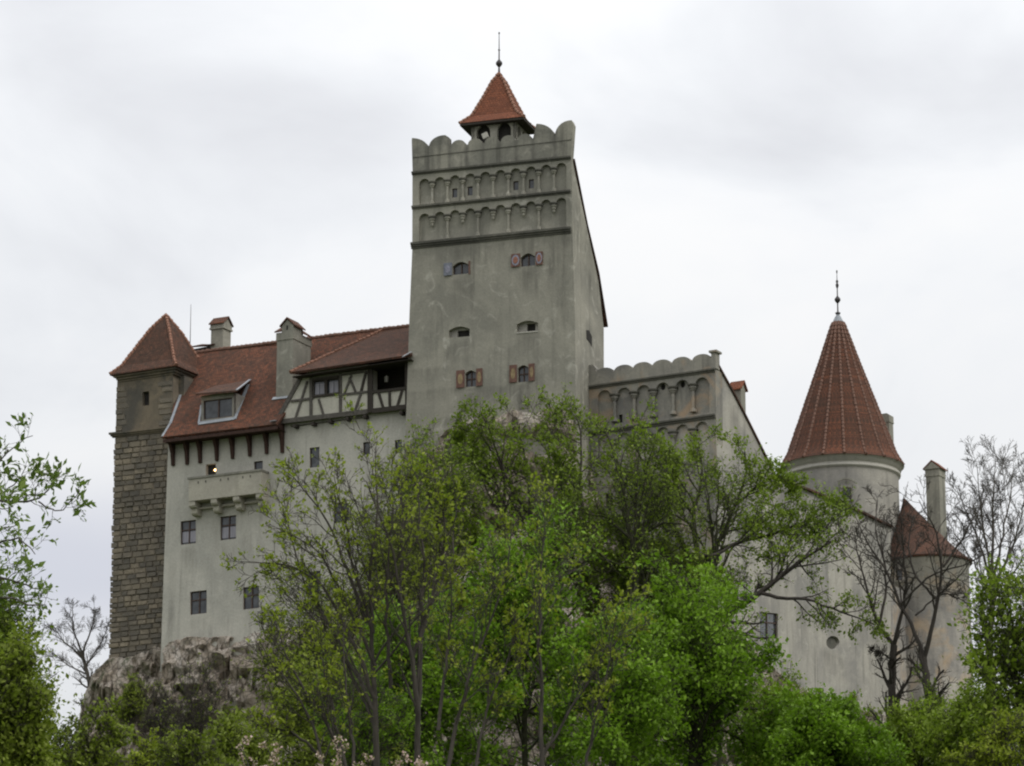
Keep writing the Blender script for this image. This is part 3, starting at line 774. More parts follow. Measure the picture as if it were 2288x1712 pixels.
# floodlight standing behind the parapet
fp = T.off(0.75).at(*z1(612, 760))
fx = root('floodlight', fp-UP*0.6, 'small white square floodlight behind the scalloped parapet under the lantern roof', 'floodlight')
b = MB(); dx = (T.d*0.9+UP*0.35).normalized(); up2 = (UP*0.9-T.d*0.35).normalized()
b.box(fp - dx*.2 - up2*.2, dx*.4, up2*.4, T.inn*.18); b.build('housing', 'white', fx)
b = MB(); b.tube([fp + T.inn*.12, fp + T.inn*.12-UP*.7], [.03, .03], 6); b.build('bracket', 'iron', fx)

# ================================================================== residential wing
rw = root('residential_wing', L.at(640, 1420), 'long white wing with red tiled roof, half-timbered gallery and stone balcony', 'castle wing')
oL = -L.inn
mL = -0.118
lw_ = {}
def wr(x0, y0, x1, y1, arch=0): return rect(L, x0, y0, x1, y1, mL, arch)
holes = {
 'a': zrect(z5, L, 552, 648, 655, 806, mL), 'b': zrect(z5, L, 820, 617, 925, 776, mL),
 'c': zrect(z5, L, 616, 1122, 728, 1277, mL), 'd': zrect(z5, L, 972, 1092, 1080, 1242, mL),
 'e': zrect(z5, L, 722, 266, 790, 345, mL), 'f': zrect(z5, L, 1046, 246, 1105, 310, mL),
 'g': zrect(z5, L, 1420, 154, 1486, 288, mL),
 'h': zrect(zE, L, 634, 181, 666, 238, mL), 'i': zrect(zE, L, 779, 171, 811, 231, mL),
 'j': zrect(zE, L, 500, 455, 570, 550, mL, 14), 'k': zrect(zE, L, 372, 772, 440, 873, mL)}
mb = MB()
outl = [(376, 985), (377, 964), (640, 931), (641, 905), (918, 872), (918, 1320), (820, 1440), (358, 1500)]
mb.wall([L.at(*p) for p in outl], list(holes.values()), L.inn, 9.0, 0.32)
ww_ = mb.build('wall', 'white', rw)
it_ = [((holes[k_][-1]+holes[k_][-2])/2, .75, random.uniform(1.5, 3.5), random.uniform(.4, .7)) for k_ in 'abcdgjk']
it_ += [(L.at(*z5(x_, y_)), .45, random.uniform(2, 4), .5) for x_, y_ in ((640, 620), (795, 600), (1110, 565), (500, 880), (1000, 700))]
it_ += [(L.at(x_, 975-(x_-370)*.118), random.uniform(.5, 1.0), random.uniform(1, 2.5), .45) for x_ in (400, 470, 560, 640, 720, 800, 880)]
runs(ww_, rw, L.d, it_, (0.17, 0.16, 0.13))
for k, h in holes.items():
    if k == 'e':
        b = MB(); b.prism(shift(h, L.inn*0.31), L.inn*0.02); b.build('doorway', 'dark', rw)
    elif k in 'fghi': window(rw, h, L.inn, 0.2, 1, 1, 'glass', 'frame', 0.06)
    else: window(rw, h, L.inn, 0.2, 2, 2, 'glass', 'frame', 0.09)
for k in 'ab':
    h = holes[k]; b = MB(); lo = shift([h[3].lerp(h[0], .1), h[2].lerp(h[1], .1), h[2].lerp(h[1], .55), h[3].lerp(h[0], .55)], L.inn*0.165)
    b.prism(lo, -L.inn*.004); b.build('curtain', 'curtain', rw)
lmp = root('lit_lamp', zz(z5, L.off(0.1), 785, 303)-UP*.1, 'small glowing bulb lit in the dark doorway above the stone balcony', 'lamp')
b = MB(); c_ = zz(z5, L.off(0.14), 785, 303); b.lathe(c_.x, c_.y, [(0, c_.z-.09), (.075, c_.z-.06), (.10, c_.z), (.075, c_.z+.06), (.03, c_.z+.1), (0, c_.z+.1)], 10); b.build('bulb', 'bulb', lmp, True)
b = MB(); b.tube([c_+UP*.09, c_+UP*.24], [.035, .03], 6); b.build('lamp_holder', 'iron', lmp)
# main roof
LE = L.off(-1.15)
e0, e1 = LE.at(362, 977), LE.at(640, 944)
slope = R_(50)
e2 = e0 + L.inn*math.cos(slope) + UP*math.sin(slope)
RP = Plane3(e0, e1, e2)
roofpts = [z3(590, 1312), z3(1645, 1188), (640, 920), (690, 860), (760, 815), (919, 800), (919, 730), (800, 744), (691, 758), z3(1640, 465), z3(800, 545), z3(700, 560), z3(720, 830), z3(665, 1185)]
rp = [RP.at(*p) for p in roofpts]
b = MB(); b.prism(rp, -RP.n*0.16); mr = b.build('roof', 'tile', rw, uv=True)
# rear slope of the roof so that the ridge is a true ridge
rl, rr = RP.at(*z3(800, 545)), RP.at(919, 730)
bslope = L.inn*math.cos(slope) - UP*math.sin(slope)
b = MB(); b.prism([rl, rr, rr+bslope*8, rl+bslope*8], -UP*.16); b.build('rear_roof', 'tile', rw, uv=True)
ridge(mr, RP.at(*z3(800, 543)), RP.at(919, 728), 0.12, 0.36, 'cap_d')
# eave board, soffit and brackets
b = MB(); pa, pb_ = RP.at(*z3(592, 1322)), RP.at(*z3(1650, 1196))
b.box(pa - UP*.30 + L.inn*.05, pb_-pa, UP*.22, L.inn*.08); b.quad(pa-UP*.26+L.inn*.1, pb_-UP*.26+L.inn*.1, pb_-UP*.2+L.inn*1.3, pa-UP*.2+L.inn*1.3)
b.build('eave_board', 'woodr', rw)
for xb, yt, yb in ((695, 1345, 1578), (825, 1330, 1566), (945, 1312, 1553), (1100, 1295, 1533), (1245, 1275, 1513), (1405, 1255, 1490), (1560, 1235, 1468), (1705, 1205, 1458)):
    pt, pbt = zz(z3, L, xb, yt), zz(z3, L, xb, yb)
    pt = Vector((pbt.x, pbt.y, pt.z + .15))
    H = pt.z-pbt.z
    prof = [(0, 0), (.16, 0), (.18, .10*H), (.30, .42*H), (.62, .74*H), (1.0, .86*H), (1.0, H), (0, H)]
    b = MB(); b.prism([pbt + oL*(x_ + .0) + UP*z_ - L.d*.11 for x_, z_ in prof], L.d*.22)
    b.build('eave_bracket', 'woodr', rw)
# lead flashing along the corner tower
b = MB()
for p, q, w in (((665, 1190), (806, 790), .2), ((872, 735), (785, 560), .2), ((592, 1306), (668, 1180), .16)):
    b.beam(RP.at(*z3(*p))+RP.n*.01, RP.at(*z3(*q))+RP.n*.01, w, .04, None, RP.n)
b.build('flashing', 'lead', rw)
# dormer
sp_pt = RP.at(*z3(1100, 1150))
DF = Plane(sp_pt - L.inn*0.05, d=L.d)
dl = zrect(z3, DF, 975, 990, 1240, 1150, -0.12)
dm = [p for p in dl]
b = MB()
fl_ = zrect(z3, DF, 950, 930, 1250, 1165, -0.12)
win_hole = zrect(z3, DF, 972, 975, 1236, 1150, -0.12)
b.wall(fl_, [win_hole], L.inn, 0.3, 0.2)
# cheeks follow the roof
for s_, p in ((0, fl_[0]), (1, fl_[1])):
    bot = fl_[3] if s_ == 0 else fl_[2]
    k_ = (p.z-bot.z)/math.tan(slope)
    tri_ = [bot, p, p + L.inn*(k_+.6)]
    b.prism([q_ + L.inn*.01 for q_ in tri_], L.d*(.12 if s_ == 0 else -.12))
dw = b.build('dormer', 'warmgrey', rw)
wwin = window(rw, win_hole, L.inn, 0.17, 2, 1, 'glass', 'frame', 0.10)
b = MB(); DO = DF.off(-0.45)
ea, eb = DO.at(*z3(900, 925)), DO.at(*z3(1278, 895))
ta, tb = RP.at(*z3(1085, 850)), RP.at(*z3(1400, 800))
b.prism([ea, eb, tb, ta], UP*.13); b.build('dormer_roof', 'tile_d', dw, uv=True)
b = MB(); b.beam(eb+UP*.14, tb+UP*.14, .16, .05, None, UP)
b.beam(RP.at(*z3(930, 1190))+RP.n*.02, RP.at(*z3(1262, 1142))+RP.n*.02, .34, .05, None, RP.n)
b.beam(RP.at(*z3(1262, 1150))+RP.n*.02, RP.at(*z3(1385, 830))+RP.n*.02, .22, .05, None, RP.n)
b.beam(RP.at(*z3(930, 1190))+RP.n*.02, RP.at(*z3(955, 1020))+RP.n*.02, .16, .05, None, RP.n)
b.build('flashing', 'lead', dw)
# chimneys on the roof
def gable_cap(mb, o, a, b, h, ov=0.12, th=0.09):
    """two-slope tiled cap over a block: o corner, a width, b depth (ridge runs along a)"""
    an, bn = a.normalized(), b.normalized()
    o = o - an*ov - bn*ov; a = a + an*ov*2; b = b + bn*ov*2
    r0, r1 = o + b/2 + UP*h, o + a + b/2 + UP*h
    mb.prism([o, o+a, r1, r0], -UP*th); mb.prism([o+b, o+a+b, r1, r0], -UP*th)
# chimney B (three small gables)
CB = Plane(RP.at(*z4(300, 915)), d=L.d)
p0, p1 = CB.at(616.5, 890), CB.at(653, 884)
wv = L.d*((p1-p0).dot(L.d)); dv = L.inn*2.45
zt = zfor(p0.x, p0.y, 745); zb = p0.z-1.6; zs = zfor(p0.x, p0.y, 762)
b = MB(); o0 = Vector((p0.x, p0.y, zb)); b.box(o0, wv, dv, UP*(zs-zb)); ch = b.build('chimney', 'grey', mr)
b = MB(); o1 = Vector((p0.x, p0.y, zs)) - wv.normalized()*.05 - L.inn*.05
b.box(o1, wv+wv.normalized()*.1, dv+L.inn*.1, UP*(zt-zs)); 
gz = zfor(p0.x, p0.y, 717)
mid = Vector((p0.x, p0.y, zt))
wn = wv.normalized(); wl = wv.length
b.prism([mid+wn*wl*.28, mid+wn*(wl*.28), mid+wn*wl*.28+UP*(gz-zt)*.55, mid+wn*wl*.62+UP*(gz-zt), mid+wn*wl*1.0+UP*(gz-zt)*.45, mid+wn*wl*1.0][1:], dv*.55)
b.build('chimney_head', 'grey', ch)
b = MB()
a0_, a1_, a2_ = mid+wn*wl*.18+UP*((gz-zt)*.45), mid+wn*wl*.62+UP*(gz-zt+.06), mid+wn*wl*1.1+UP*((gz-zt)*.4)
b.prism([a0_-L.inn*.1, a1_-L.inn*.1, a1_+dv*.6, a0_+dv*.6], UP*.1); b.prism([a1_-L.inn*.1, a2_-L.inn*.1, a2_+dv*.6, a1_+dv*.6], UP*.1)
c0 = mid - wn*.15
b.prism([c0-L.inn*.12+UP*.02, c0+wn*wl*.4-L.inn*.12+UP*.02, c0+wn*wl*.4+L.inn*.7+UP*.5, c0+L.inn*.7+UP*.5], UP*.1)
c1 = mid + dv*.45 + wn*(wl-.35)
b.prism([c1+wn*.55+UP*.02, c1+wn*.55+dv*.6+UP*.02, c1-wn*.3+dv*.6+UP*.62, c1-wn*.3+UP*.62], UP*.1)
b.build('cap_tiles', 'tile', ch, uv=True)
b = MB(); cc = mid + wn*wl*.62 + UP*(gz-zt)*.35 - L.inn*.01; b.box(cc-wn*.06-UP*.16, wn*.12, UP*.3, -L.inn*.01); b.build('flue', 'dark', ch)
b = MB(); b.beam(RP.at(*z4(215, 925))+RP.n*.02, RP.at(*z4(372, 905))+RP.n*.02, .3, .06, None, RP.n); b.build('flashing', 'lead', ch)
# chimney A near the corner tower, on the ridge
CA = Plane(RP.at(*z3(1100, 520)) + L.inn*0.5, d=L.d)
p0, p1 = CA.at(*z3(1037, 520)), CA.at(*z3(1150, 507))
wv = L.d*((p1-p0).dot(L.d)); dv = L.inn*1.05; wn = L.d
zt = zfor(p0.x, p0.y, z3(0, 268)[1]); zs = zfor(p0.x, p0.y, z3(0, 320)[1])
b = MB(); b.box(Vector((p0.x, p0.y, p0.z-2)), wv, dv, UP*(zs-p0.z+2)); ch = b.build('chimney', 'grey', mr)
b = MB(); b.box(Vector((p0.x, p0.y, zs))-wn*.1-L.inn*.1, wv+wn*.2, dv+L.inn*.2, UP*.12); b.box(Vector((p0.x, p0.y, zs+.12))-wn*.05-L.inn*.05, wv+wn*.1, dv+L.inn*.1, UP*(zt-zs-.12))
o_ = Vector((p0.x, p0.y, zt))
b.prism([o_+wv+wn*.02, o_+wv+dv+wn*.02, o_+wv+dv/2+UP*.5+wn*.02], -wv)
b.build('chimney_head', 'grey', ch)
b = MB(); gable_cap(b, o_+UP*.02, wv, dv, .58, .14); b.build('cap_tiles', 'tile', ch, uv=True)
# low dark roof hatch behind the ridge beside the corner tower
b = MB(); HA = Plane(RP.at(*z3(950, 520)) + L.inn*0.35, d=L.d)
b.prism([HA.at(*z3(865, 500)), HA.at(*z3(1075, 460)), HA.at(*z3(1078, 508)), HA.at(*z3(870, 528))], L.inn*1.5)
hb = b.build('roof_hatch', 'wood', rw)
b = MB(); b.prism([HA.at(*z3(855, 490))-L.inn*.2, HA.at(*z3(1082, 462))-L.inn*.2, HA.at(*z3(1040, 425))+L.inn*1.3, HA.at(*z3(870, 420))+L.inn*1.3], UP*.08)
b.build('hatch_roof', 'tile_d', hb, uv=True)
# lightning rod
b = MB(); lp_ = HA.off(0.6).at(*z3(848, 430)); tp_ = HA.off(0.6).at(*z3(855, 85)); b.tube([lp_-UP*.8, lp_.lerp(tp_, .3), tp_], [.035, .028, .016], 6); b.build('lightning_rod', 'iron', rw)
# ---- half-timbered gallery
H = L.off(-0.35); oH = -H.inn
HR_e0, HR_e1 = L.off(-1.05).at(*z4(385, 662)), L.off(-1.05).at(*z4(1555, 492))
HP = Plane3(HR_e0, HR_e1, RP.at(*z4(1400, 245)))
hp = [HP.at(*z4(*p)) for p in ((385, 660), (1570, 488), (1570, 212), (1280, 258))]
hip_top = hp[3]; tip = hp[0]
b = MB(); b.prism(hp, -HP.n*.16)
back_pt = RP.at(*z4(620, 560))
hr = b.build('gallery_roof', 'tile_d', rw, uv=True)
b = MB(); inner = Vector((tip.x, tip.y, tip.z)) + L.inn*4.0 + L.d*.6 + UP*.6
b.prism([tip-UP*.02, hip_top-UP*.04, inner], -UP*.1); b.build('hip_slope', 'tile_d', hr, uv=True)
ridge(hr, tip+UP*.02, hip_top+UP*.04, 0.10, 0.36, 'cap')
b = MB()
pa, pb_ = HP.at(*z4(395, 672)), HP.at(*z4(1550, 500))
b.box(pa-UP*.26+L.inn*.22, pb_-pa, UP*.10, L.inn*.08)
b.quad(pa-UP*.24+L.inn*.05, pb_-UP*.24+L.inn*.05, pb_-UP*.1+L.inn*2.2, pa-UP*.1+L.inn*2.2)
b.build('eave_board', 'wood', hr)
# infill panels (wall of the gallery), with the casement and the loggia opening
hx = lambda x, y: H.at(*z4(x, y))
win2 = zrect(z4, H, 612, 752, 862, 888, -0.118)
b = MB(); b.wall([hx(255, 1140), hx(500, 700), hx(575, 655), hx(1135, 585), hx(1150, 585), hx(1150, 1040)], [win2], H.inn, 1.2, 0.16)
b.wall([hx(1190, 848), hx(1525, 808), hx(1525, 1000), hx(1190, 1035)], [], H.inn, 0.15)
b.build('timber_infill', 'cream', rw)
b = MB(); b.box(H.off(2.2).at(*z4(1100, 1040)), L.d*4, UP*4.2, L.inn*.1); b.box(hx(1180, 848)+H.inn*.2, L.d*3.2, UP*.05, H.inn*2.3)
b.build('loggia_interior', 'wood', rw)
w = window(rw, win2, H.inn, 0.14, 2, 1, 'glass', 'wood', 0.1)
b = MB()
for x0, x1, yy in ((622, 660, 775), (668, 715, 770), (762, 800, 757), (808, 853, 750)):
    b.prism(shift(zrect(z4, H, x0, yy, x1, yy+110, -0.118), H.inn*0.09), H.inn*.01)
b.build('curtain', 'curtain', w)
def timber(name, segs, mat):
    b = MB()
    for (x0, y0, x1, y1, w) in segs:
        b.beam(hx(x0, y0) - H.inn*.0, hx(x1, y1), w/4.355*mpx(H.at(700, 850)), .09+random.uniform(0, .02), None, oH)
    return b.build(name, mat, rw)
timber('timber_frame', [(255, 1140, 490, 715, 42), (245, 1150, 1140, 1045, 46), (590, 690, 590, 1105, 28), (875, 640, 878, 1070, 28), (395, 945, 610, 917, 22), (860, 885, 1140, 852, 22),
    (440, 1110, 555, 750, 22), (665, 925, 715, 1090, 20), (1075, 870, 1015, 1050, 22), (915, 870, 985, 690, 20), (965, 715, 1025, 855, 20), (880, 690, 1130, 655, 20), (590, 730, 880, 690, 16)], 'woodg')
timber('dark_post_frame', [(1075, 860, 1125, 665, 24), (1168, 590, 1168, 1055, 56), (1520, 510, 1522, 1040, 30), (1185, 858, 1525, 818, 26), (1190, 1040, 1525, 998, 46), (605, 735, 605, 905, 16), (735, 720, 738, 890, 30), (865, 700, 868, 872, 16), (600, 905, 875, 872, 22), (600, 745, 875, 710, 22),
    (1245, 855, 1295, 1015, 24), (1355, 840, 1358, 1010, 24), (1480, 830, 1430, 995, 24), (510, 700, 1140, 625, 26)], 'wood')
# things glimpsed in the loggia: railing bar and a hanging lantern
b = MB(); c_ = H.off(.8).at(*z4(1322, 735)); b.lathe(c_.x, c_.y, [(0, c_.z+.35), (.02, c_.z+.32), (.16, c_.z+.2), (.13, c_.z-.16), (.0, c_.z-.2)], 6)
b.build('hanging_lantern', 'white2', rw)
for xj, yj in ((435, 1188), (610, 1166), (775, 1143), (945, 1118), (1115, 1096), (1470, 1058)):
    p = hx(xj, yj); b = MB(); b.box(p - L.d*.11 - UP*.11 + oH*.16, L.d*.22, UP*.24, L.inn*.6); b.build('joist_end', 'wood', rw)
b = MB(); b.beam(L.off(-.0).at(*z4(400, 1190)), L.off(-.0).at(*z4(1120, 1100)), .05, .12, None, oL); b.build('wall_plate', 'woodg', rw)
b = MB(); b.beam(HP.at(*z4(1480, 520))+UP*.05, HP.at(*z4(1560, 480))+UP*.1, .2, .05, None, UP); b.beam(LE.at(*z3(1590, 1170)), LE.at(*z3(1640, 1160)), .2, .05, None, UP)
b.build('gutter_lead', 'lead', rw)
# ---- balcony
LB = L.off(-1.0)
bt = [LB.at(*z5(605, 357)), LB.at(*z5(1095, 299)), LB.at(*z5(1095, 455)), LB.at(*z5(608, 512))]
b = MB(); b.prism(bt, L.inn*1.0); bal = b.build('balcony', 'cream', rw)
M['balc'] = plaster('balcony_stone', (0.37, 0.348, 0.285), (0.30, 0.282, 0.235), (0.43, 0.405, 0.335), 0.5, 0.4)
bal.data.materials[0] = M['balc']
b = MB(); strip(b, bt[0]-L.d*.05+UP*.04, bt[1]+L.d*.05+UP*.04, .14, oL, .07, 1.0); b.build('handrail', 'grey_d', bal)
for x in (672, 722, 822, 873, 972, 1022):
    p = LB.at(*z5(x, 378-(x-672)*.118)); b = MB(); b.box(p-L.d*.04, L.d*.08, UP*-.16, oL*.03); b.build('drain_slot', 'string', bal)
for x, y in ((628, 512), (775, 492), (925, 474), (1078, 455)):
    p = LB.off(.05).at(*z5(x, y)); b = MB()
    for k, (ln, dz) in enumerate(((.95, 0), (.62, .36))):
        q = p + L.inn*(.95-ln) - UP*(dz*1.28+.46)
        prof = [(0, .45), (0, .16), (.08, .05), (.22, 0), (ln, 0), (ln, .45)]
        b.prism([q + L.inn*a_ + UP*c_ - L.d*.24 for a_, c_ in prof], L.d*.48)
    b.build('corbel', M['balc'], bal)
b = MB(); strip(b, L.at(*z5(690, 560)), L.at(*z5(1110, 508)), .14, oL, .3); b.build('corbel_string', M['balc'], bal)

# ================================================================== corner tower
qt = root('corner_tower', Q.at(310, 1480), 'rough brown stone corner tower with pyramid tile roof left of the white wing', 'tower')
qn = Q.d; oQ = -Q.inn
wl_, wr_ = 262.5, 384
slitq = zrect(z3, Q, 408, 893, 470, 1022, -0.1)
b = MB(); b.wall([Q.at(*p) for p in ((262, 850), (386, 832), (386, 1480), (246, 1490), (252, 1300), (258, 980))], [slitq], Q.inn, 4.3, 0.3); b.build('wall', 'joint', qt)
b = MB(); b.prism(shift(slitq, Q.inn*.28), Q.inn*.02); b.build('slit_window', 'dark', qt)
b = MB(); b.sh = []; rowh = 12.0
y = 968.0; r_i = 0
def edge_l(y): return 262 - (y-850)*0.026
def block(b, pl, x0, y0, x1, y1, m, dep):
    lp = [pl.at(x0, y0), pl.at(x1, y0+m*(x1-x0)), pl.at(x1, y1+m*(x1-x0)), pl.at(x0, y1)]
    c = sum(lp, Vector())/4
    n = -pl.inn
    fr = [c+(p-c)*random.uniform(.84, .95) + n*dep*random.uniform(.75, 1.2) for p in lp]
    b.sh += [random.random()]*5
    b.add(lp + fr, [(4, 5, 6, 7), (0, 1, 5, 4), (1, 2, 6, 5), (2, 3, 7, 6), (3, 0, 4, 7)])
while y < 1475:
    x = edge_l(y) - random.uniform(1.0, 3.5); xe = 388
    hrow = rowh*random.uniform(.88, 1.15)
    first = True
    while x < xe:
        w_ = random.uniform(13, 29) if not (first and r_i % 2) else random.uniform(20, 32)
        first = False
        block(b, Q, x, y - (x-edge_l(y))*0.11, min(x+w_-1.6, xe), y+hrow-1.6 - (x-edge_l(y))*0.11, -0.11, random.uniform(.05, .13))
        x += w_
    y += hrow; r_i += 1
so = b.build('stone_facing', 'stone', qt); b0 = b
at_ = so.data.attributes.new('shade', 'FLOAT', 'FACE'); at_.data.foreach_set('value', b0.sh)
b = MB(); b.sh = []
# scattered stones left bare in the rendered top storey
y = 866.0
while y < 955:
    x = edge_l(y) - random.uniform(0, 2)
    w_ = random.uniform(14, 30)
    for side_, (xa_, xb_, ya_) in enumerate(((x, x+w_, y), (random.uniform(352, 366), 386, y-12))):
        if side_ and random.random() > .8: continue
        b = MB(); b.sh = []
        block(b, Q, xa_, ya_, xb_, ya_+10.5, -0.11, random.uniform(.04, .08))
        so = b.build('bare_stone', 'stone', qt); at_ = so.data.attributes.new('shade', 'FLOAT', 'FACE'); at_.data.foreach_set('value', b.sh)
    y += 12.5
b = MB(); up_l = [Q.off(-.02).at(*p) for p in ((270, 850), (386, 836), (386, 962), (264, 968))]
b.wall(up_l, [shift(slitq, -Q.inn*.02)], Q.inn, .03, .03, False); b.build('render_patch', 'upper', qt)
moulding(qt, Q.at(255, 968), Q.at(388, 953), oQ, [(.14, .30), (.12, .20), (.10, .10)], 'upper', 'string_course', 1)
# cornice and roof
fl, fr = Q.off(-.55).at(*z3(105, 727)), Q.off(-.55).at(*z3(720, 640))
zl = (fl.z+fr.z)/2
mid_ = (fl+fr)/2; hwq = (fr-fl).dot(Q.d)/2
cen = Vector((mid_.x, mid_.y, zl)) + Q.inn*2.7
for k, (ins, dz, hh_) in enumerate(((.18, .02, .22), (.33, .24, .16), (.46, .40, .14))):
    b = MB(); hx_, hy_ = hwq-ins, 2.7-ins
    b.box(Vector((cen.x, cen.y, zl-dz-hh_)) - Q.d*hx_ - Q.inn*hy_, Q.d*2*hx_, Q.inn*2*hy_, UP*(hh_-.003)); b.build('cornice', 'upper', qt)
b = MB(); hx_ = hwq-.58
b.box(Vector((cen.x, cen.y, zl-8)) - Q.d*(hx_-.5) - Q.inn*(2.7-1.3), Q.d*(2*hx_-.5+.42), Q.inn*4, UP*7.5); b.build('side_wall', 'upper', qt)
za = zfor(cen.x, cen.y, 703)
b = MB(); rings = pyr(b, cen, Q.d, Q.inn, hwq, 2.7, zl, za-zl, [(1, 0), (.80, .136), (.295, .736), (0, 1)], .1)
qr = b.build('roof', 'tile_d', qt, uv=True)
b = MB()
for j in range(4):
    for i in range(3): ridge(None, rings[i][j], rings[i+1][j], .10, .3, parent_mb=b)
b.build('ridge_tiles', 'cap', qr)

# ================================================================== arcaded wing
gw = root('arcaded_wing', G.at(1450, 1350), 'grey wing with blind arcade, scalloped parapet and long sloping white side wall', 'castle wing')
oG = -G.inn
gxs = [290, 470, 650, 830, 1010, 1190]
mg = -0.141
ftop = lambda x: 462-(x-290)*0.131
row = arcade_hole(z6, gxs, 62, ftop, lambda x: 792-(x-290)*0.125, 228, 1262, G)
row_b = arcade_hole(z6, gxs, 62, lambda x: 880-(x-290)*0.139, lambda x: 1230-(x-290)*0.12, 228, 1262, G)
gwin = [zrect(z6, G, 985, 1330, 1050, 1470, -0.12), zrect(z6, G, 300, 1420, 370, 1580, -0.12)]
b = MB(); b.wall([G.at(*z6(*p)) for p in ((60, 452), (1318, 275), (1325, 700), (1335, 2700), (60, 2700))], [row, row_b]+gwin, G.inn, 1.0, .3)
b.build('front_wall', 'warmgrey', gw)
PN = G.off(.26)
small = zrect(z6, PN, 424, 690, 458, 765, -0.12)
circ = [[PN.at(*z6(cx_+24*math.cos(t*math.pi/7), cy_+32*math.sin(t*math.pi/7))) for t in range(14)] for cx_, cy_ in ((832, 432), (1014, 410))]
b = MB(); b.wall([PN.at(*z6(*p)) for p in ((200, 420), (1290, 290), (1290, 690), (200, 830))], [small]+circ, G.inn, .3, .28); b.build('arcade_panel', 'warmgrey', gw)
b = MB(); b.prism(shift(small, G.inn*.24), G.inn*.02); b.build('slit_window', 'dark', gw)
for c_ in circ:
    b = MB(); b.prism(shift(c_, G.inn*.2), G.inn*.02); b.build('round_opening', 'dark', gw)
b = MB(); b.wall([PN.at(*z6(*p)) for p in ((200, 850), (1290, 700), (1290, 1160), (200, 1290))], [], G.inn, .3, .2); b.build('arcade_panel', 'old', gw)
for h in gwin: window(gw, h, G.inn, .25, 2, 2)
for x in (380, 560, 738, 920, 1105):
    colonette(gw, G, G.at(*z6(x, 506-(x-380)*.130)), G.at(*z6(x, 755-(x-380)*.125)), .26, 'warmgrey', False, .09)
    colonette(gw, G, G.at(*z6(x, 925-(x-380)*.138)), G.at(*z6(x, 1200-(x-380)*.12)), .26, 'warmgrey', False, .09)
moulding(gw, G.at(*z6(135, 428)), G.at(*z6(1318, 262)), oG, [(.11, .18), (.12, .08)])
moulding(gw, G.at(*z6(135, 852)), G.at(*z6(1322, 684)), oG, [(.12, .2), (.14, .1)])
pts = [(60, 440), (140, 430), (140, 232), (185, 228), (215, 262)]
for i, (cx_, ty) in enumerate(((290, 255), (465, 228), (640, 203), (820, 180), (1000, 155), (1188, 129))):
    for j in range(11):
        a = math.pi*(1-j/10)
        pts.append((cx_+84*math.cos(a), ty+48*(1-math.sin(a))-84*math.cos(a)*.13))
pts += [(1285, 168), (1312, 162), (1312, 268)]
b = MB(); b.prism([G.off(-.03).at(*z6(x, y)) for x, y in pts[1:]], G.inn*.6); b.build('parapet', 'warmgrey', gw)
b = MB(); p0 = G.off(-.06).at(*z6(1280, 265)); p1 = G.off(-.06).at(*z6(1330, 110))
b.box(p0, G.d*.33, G.inn*.6, UP*(p1.z-p0.z)); b.box(Vector((p0.x, p0.y, p1.z))-G.d*.12-G.inn*.12, G.d*.57, G.inn*.84, UP*.14); b.build('end_pier', 'warmgrey', gw)
# side wall: its top follows the roof that falls to the back, then a lower wall
top_line = [(1604, 820), (1640, 885), (1668, 939), (1700, 1003), (1732, 1068), (1772, 1085), (1850, 1116), (1920, 1146), (1990, 1180)]
side_top = [S.at(*p) for p in top_line]
cor = [S.at(*p) for p in ((1600, 824),)]
sw = [zrect(zG, S, 190, 985, 268, 1095, 0.1), ]
oculus = [S.at(1861+15*math.cos(t*math.pi/8), 1436+15*math.sin(t*math.pi/8)) for t in range(16)]
slots_s = [S.at(1724+9*math.cos(t*math.pi/5), 1220+13*math.sin(t*math.pi/5)) for t in range(10)], [S.at(1973+5*math.cos(t*math.pi/5), 1399+6*math.sin(t*math.pi/5)) for t in range(10)]
b = MB(); b.wall([p + S.d*.012 + G.d*.003 for p in cor] + side_top + [S.at(1992, 1640), S.at(1606, 1640) + S.d*.012], sw+[oculus]+list(slots_s), S.inn, .24, .24); sw_ = b.build('side_wall', 'white2', gw)
it_ = [(S.at(x_, y_), random.uniform(.8, 2.6), random.uniform(2, 7), random.uniform(.5, .9)) for x_, y_ in ((1861, 1450), (1724, 1235), (1973, 1410), (1700, 1010), (1760, 1090), (1830, 1120), (1900, 1150), (1960, 1175), (1640, 900), (1690, 1420), (1790, 1330), (1930, 1380), (1985, 1250))]
runs(sw_, gw, S.d, it_, (0.13, 0.122, 0.108))
window(gw, sw[0], S.inn, .2, 2, 2)
for lp in [oculus]+list(slots_s):
    b = MB(); b.prism(shift(lp, S.inn*.2), S.inn*.02); b.build('round_opening', 'string', gw)
b = MB()
for i in range(4):
    a, c = side_top[i]-S.inn*.12, side_top[i+1]-S.inn*.12
    b.prism([a, c, c+S.inn*13, a+S.inn*13], UP*.15)
b.build('roof', 'tile_d', gw, uv=True)
b = MB()
for i in range(4, 8):
    a, c = side_top[i]-S.inn*.25, side_top[i+1]-S.inn*.25
    b.prism([a, c, c+S.inn*1.6, a+S.inn*1.6], UP*.14)
b.build('wall_coping', 'tile_d', gw, uv=True)
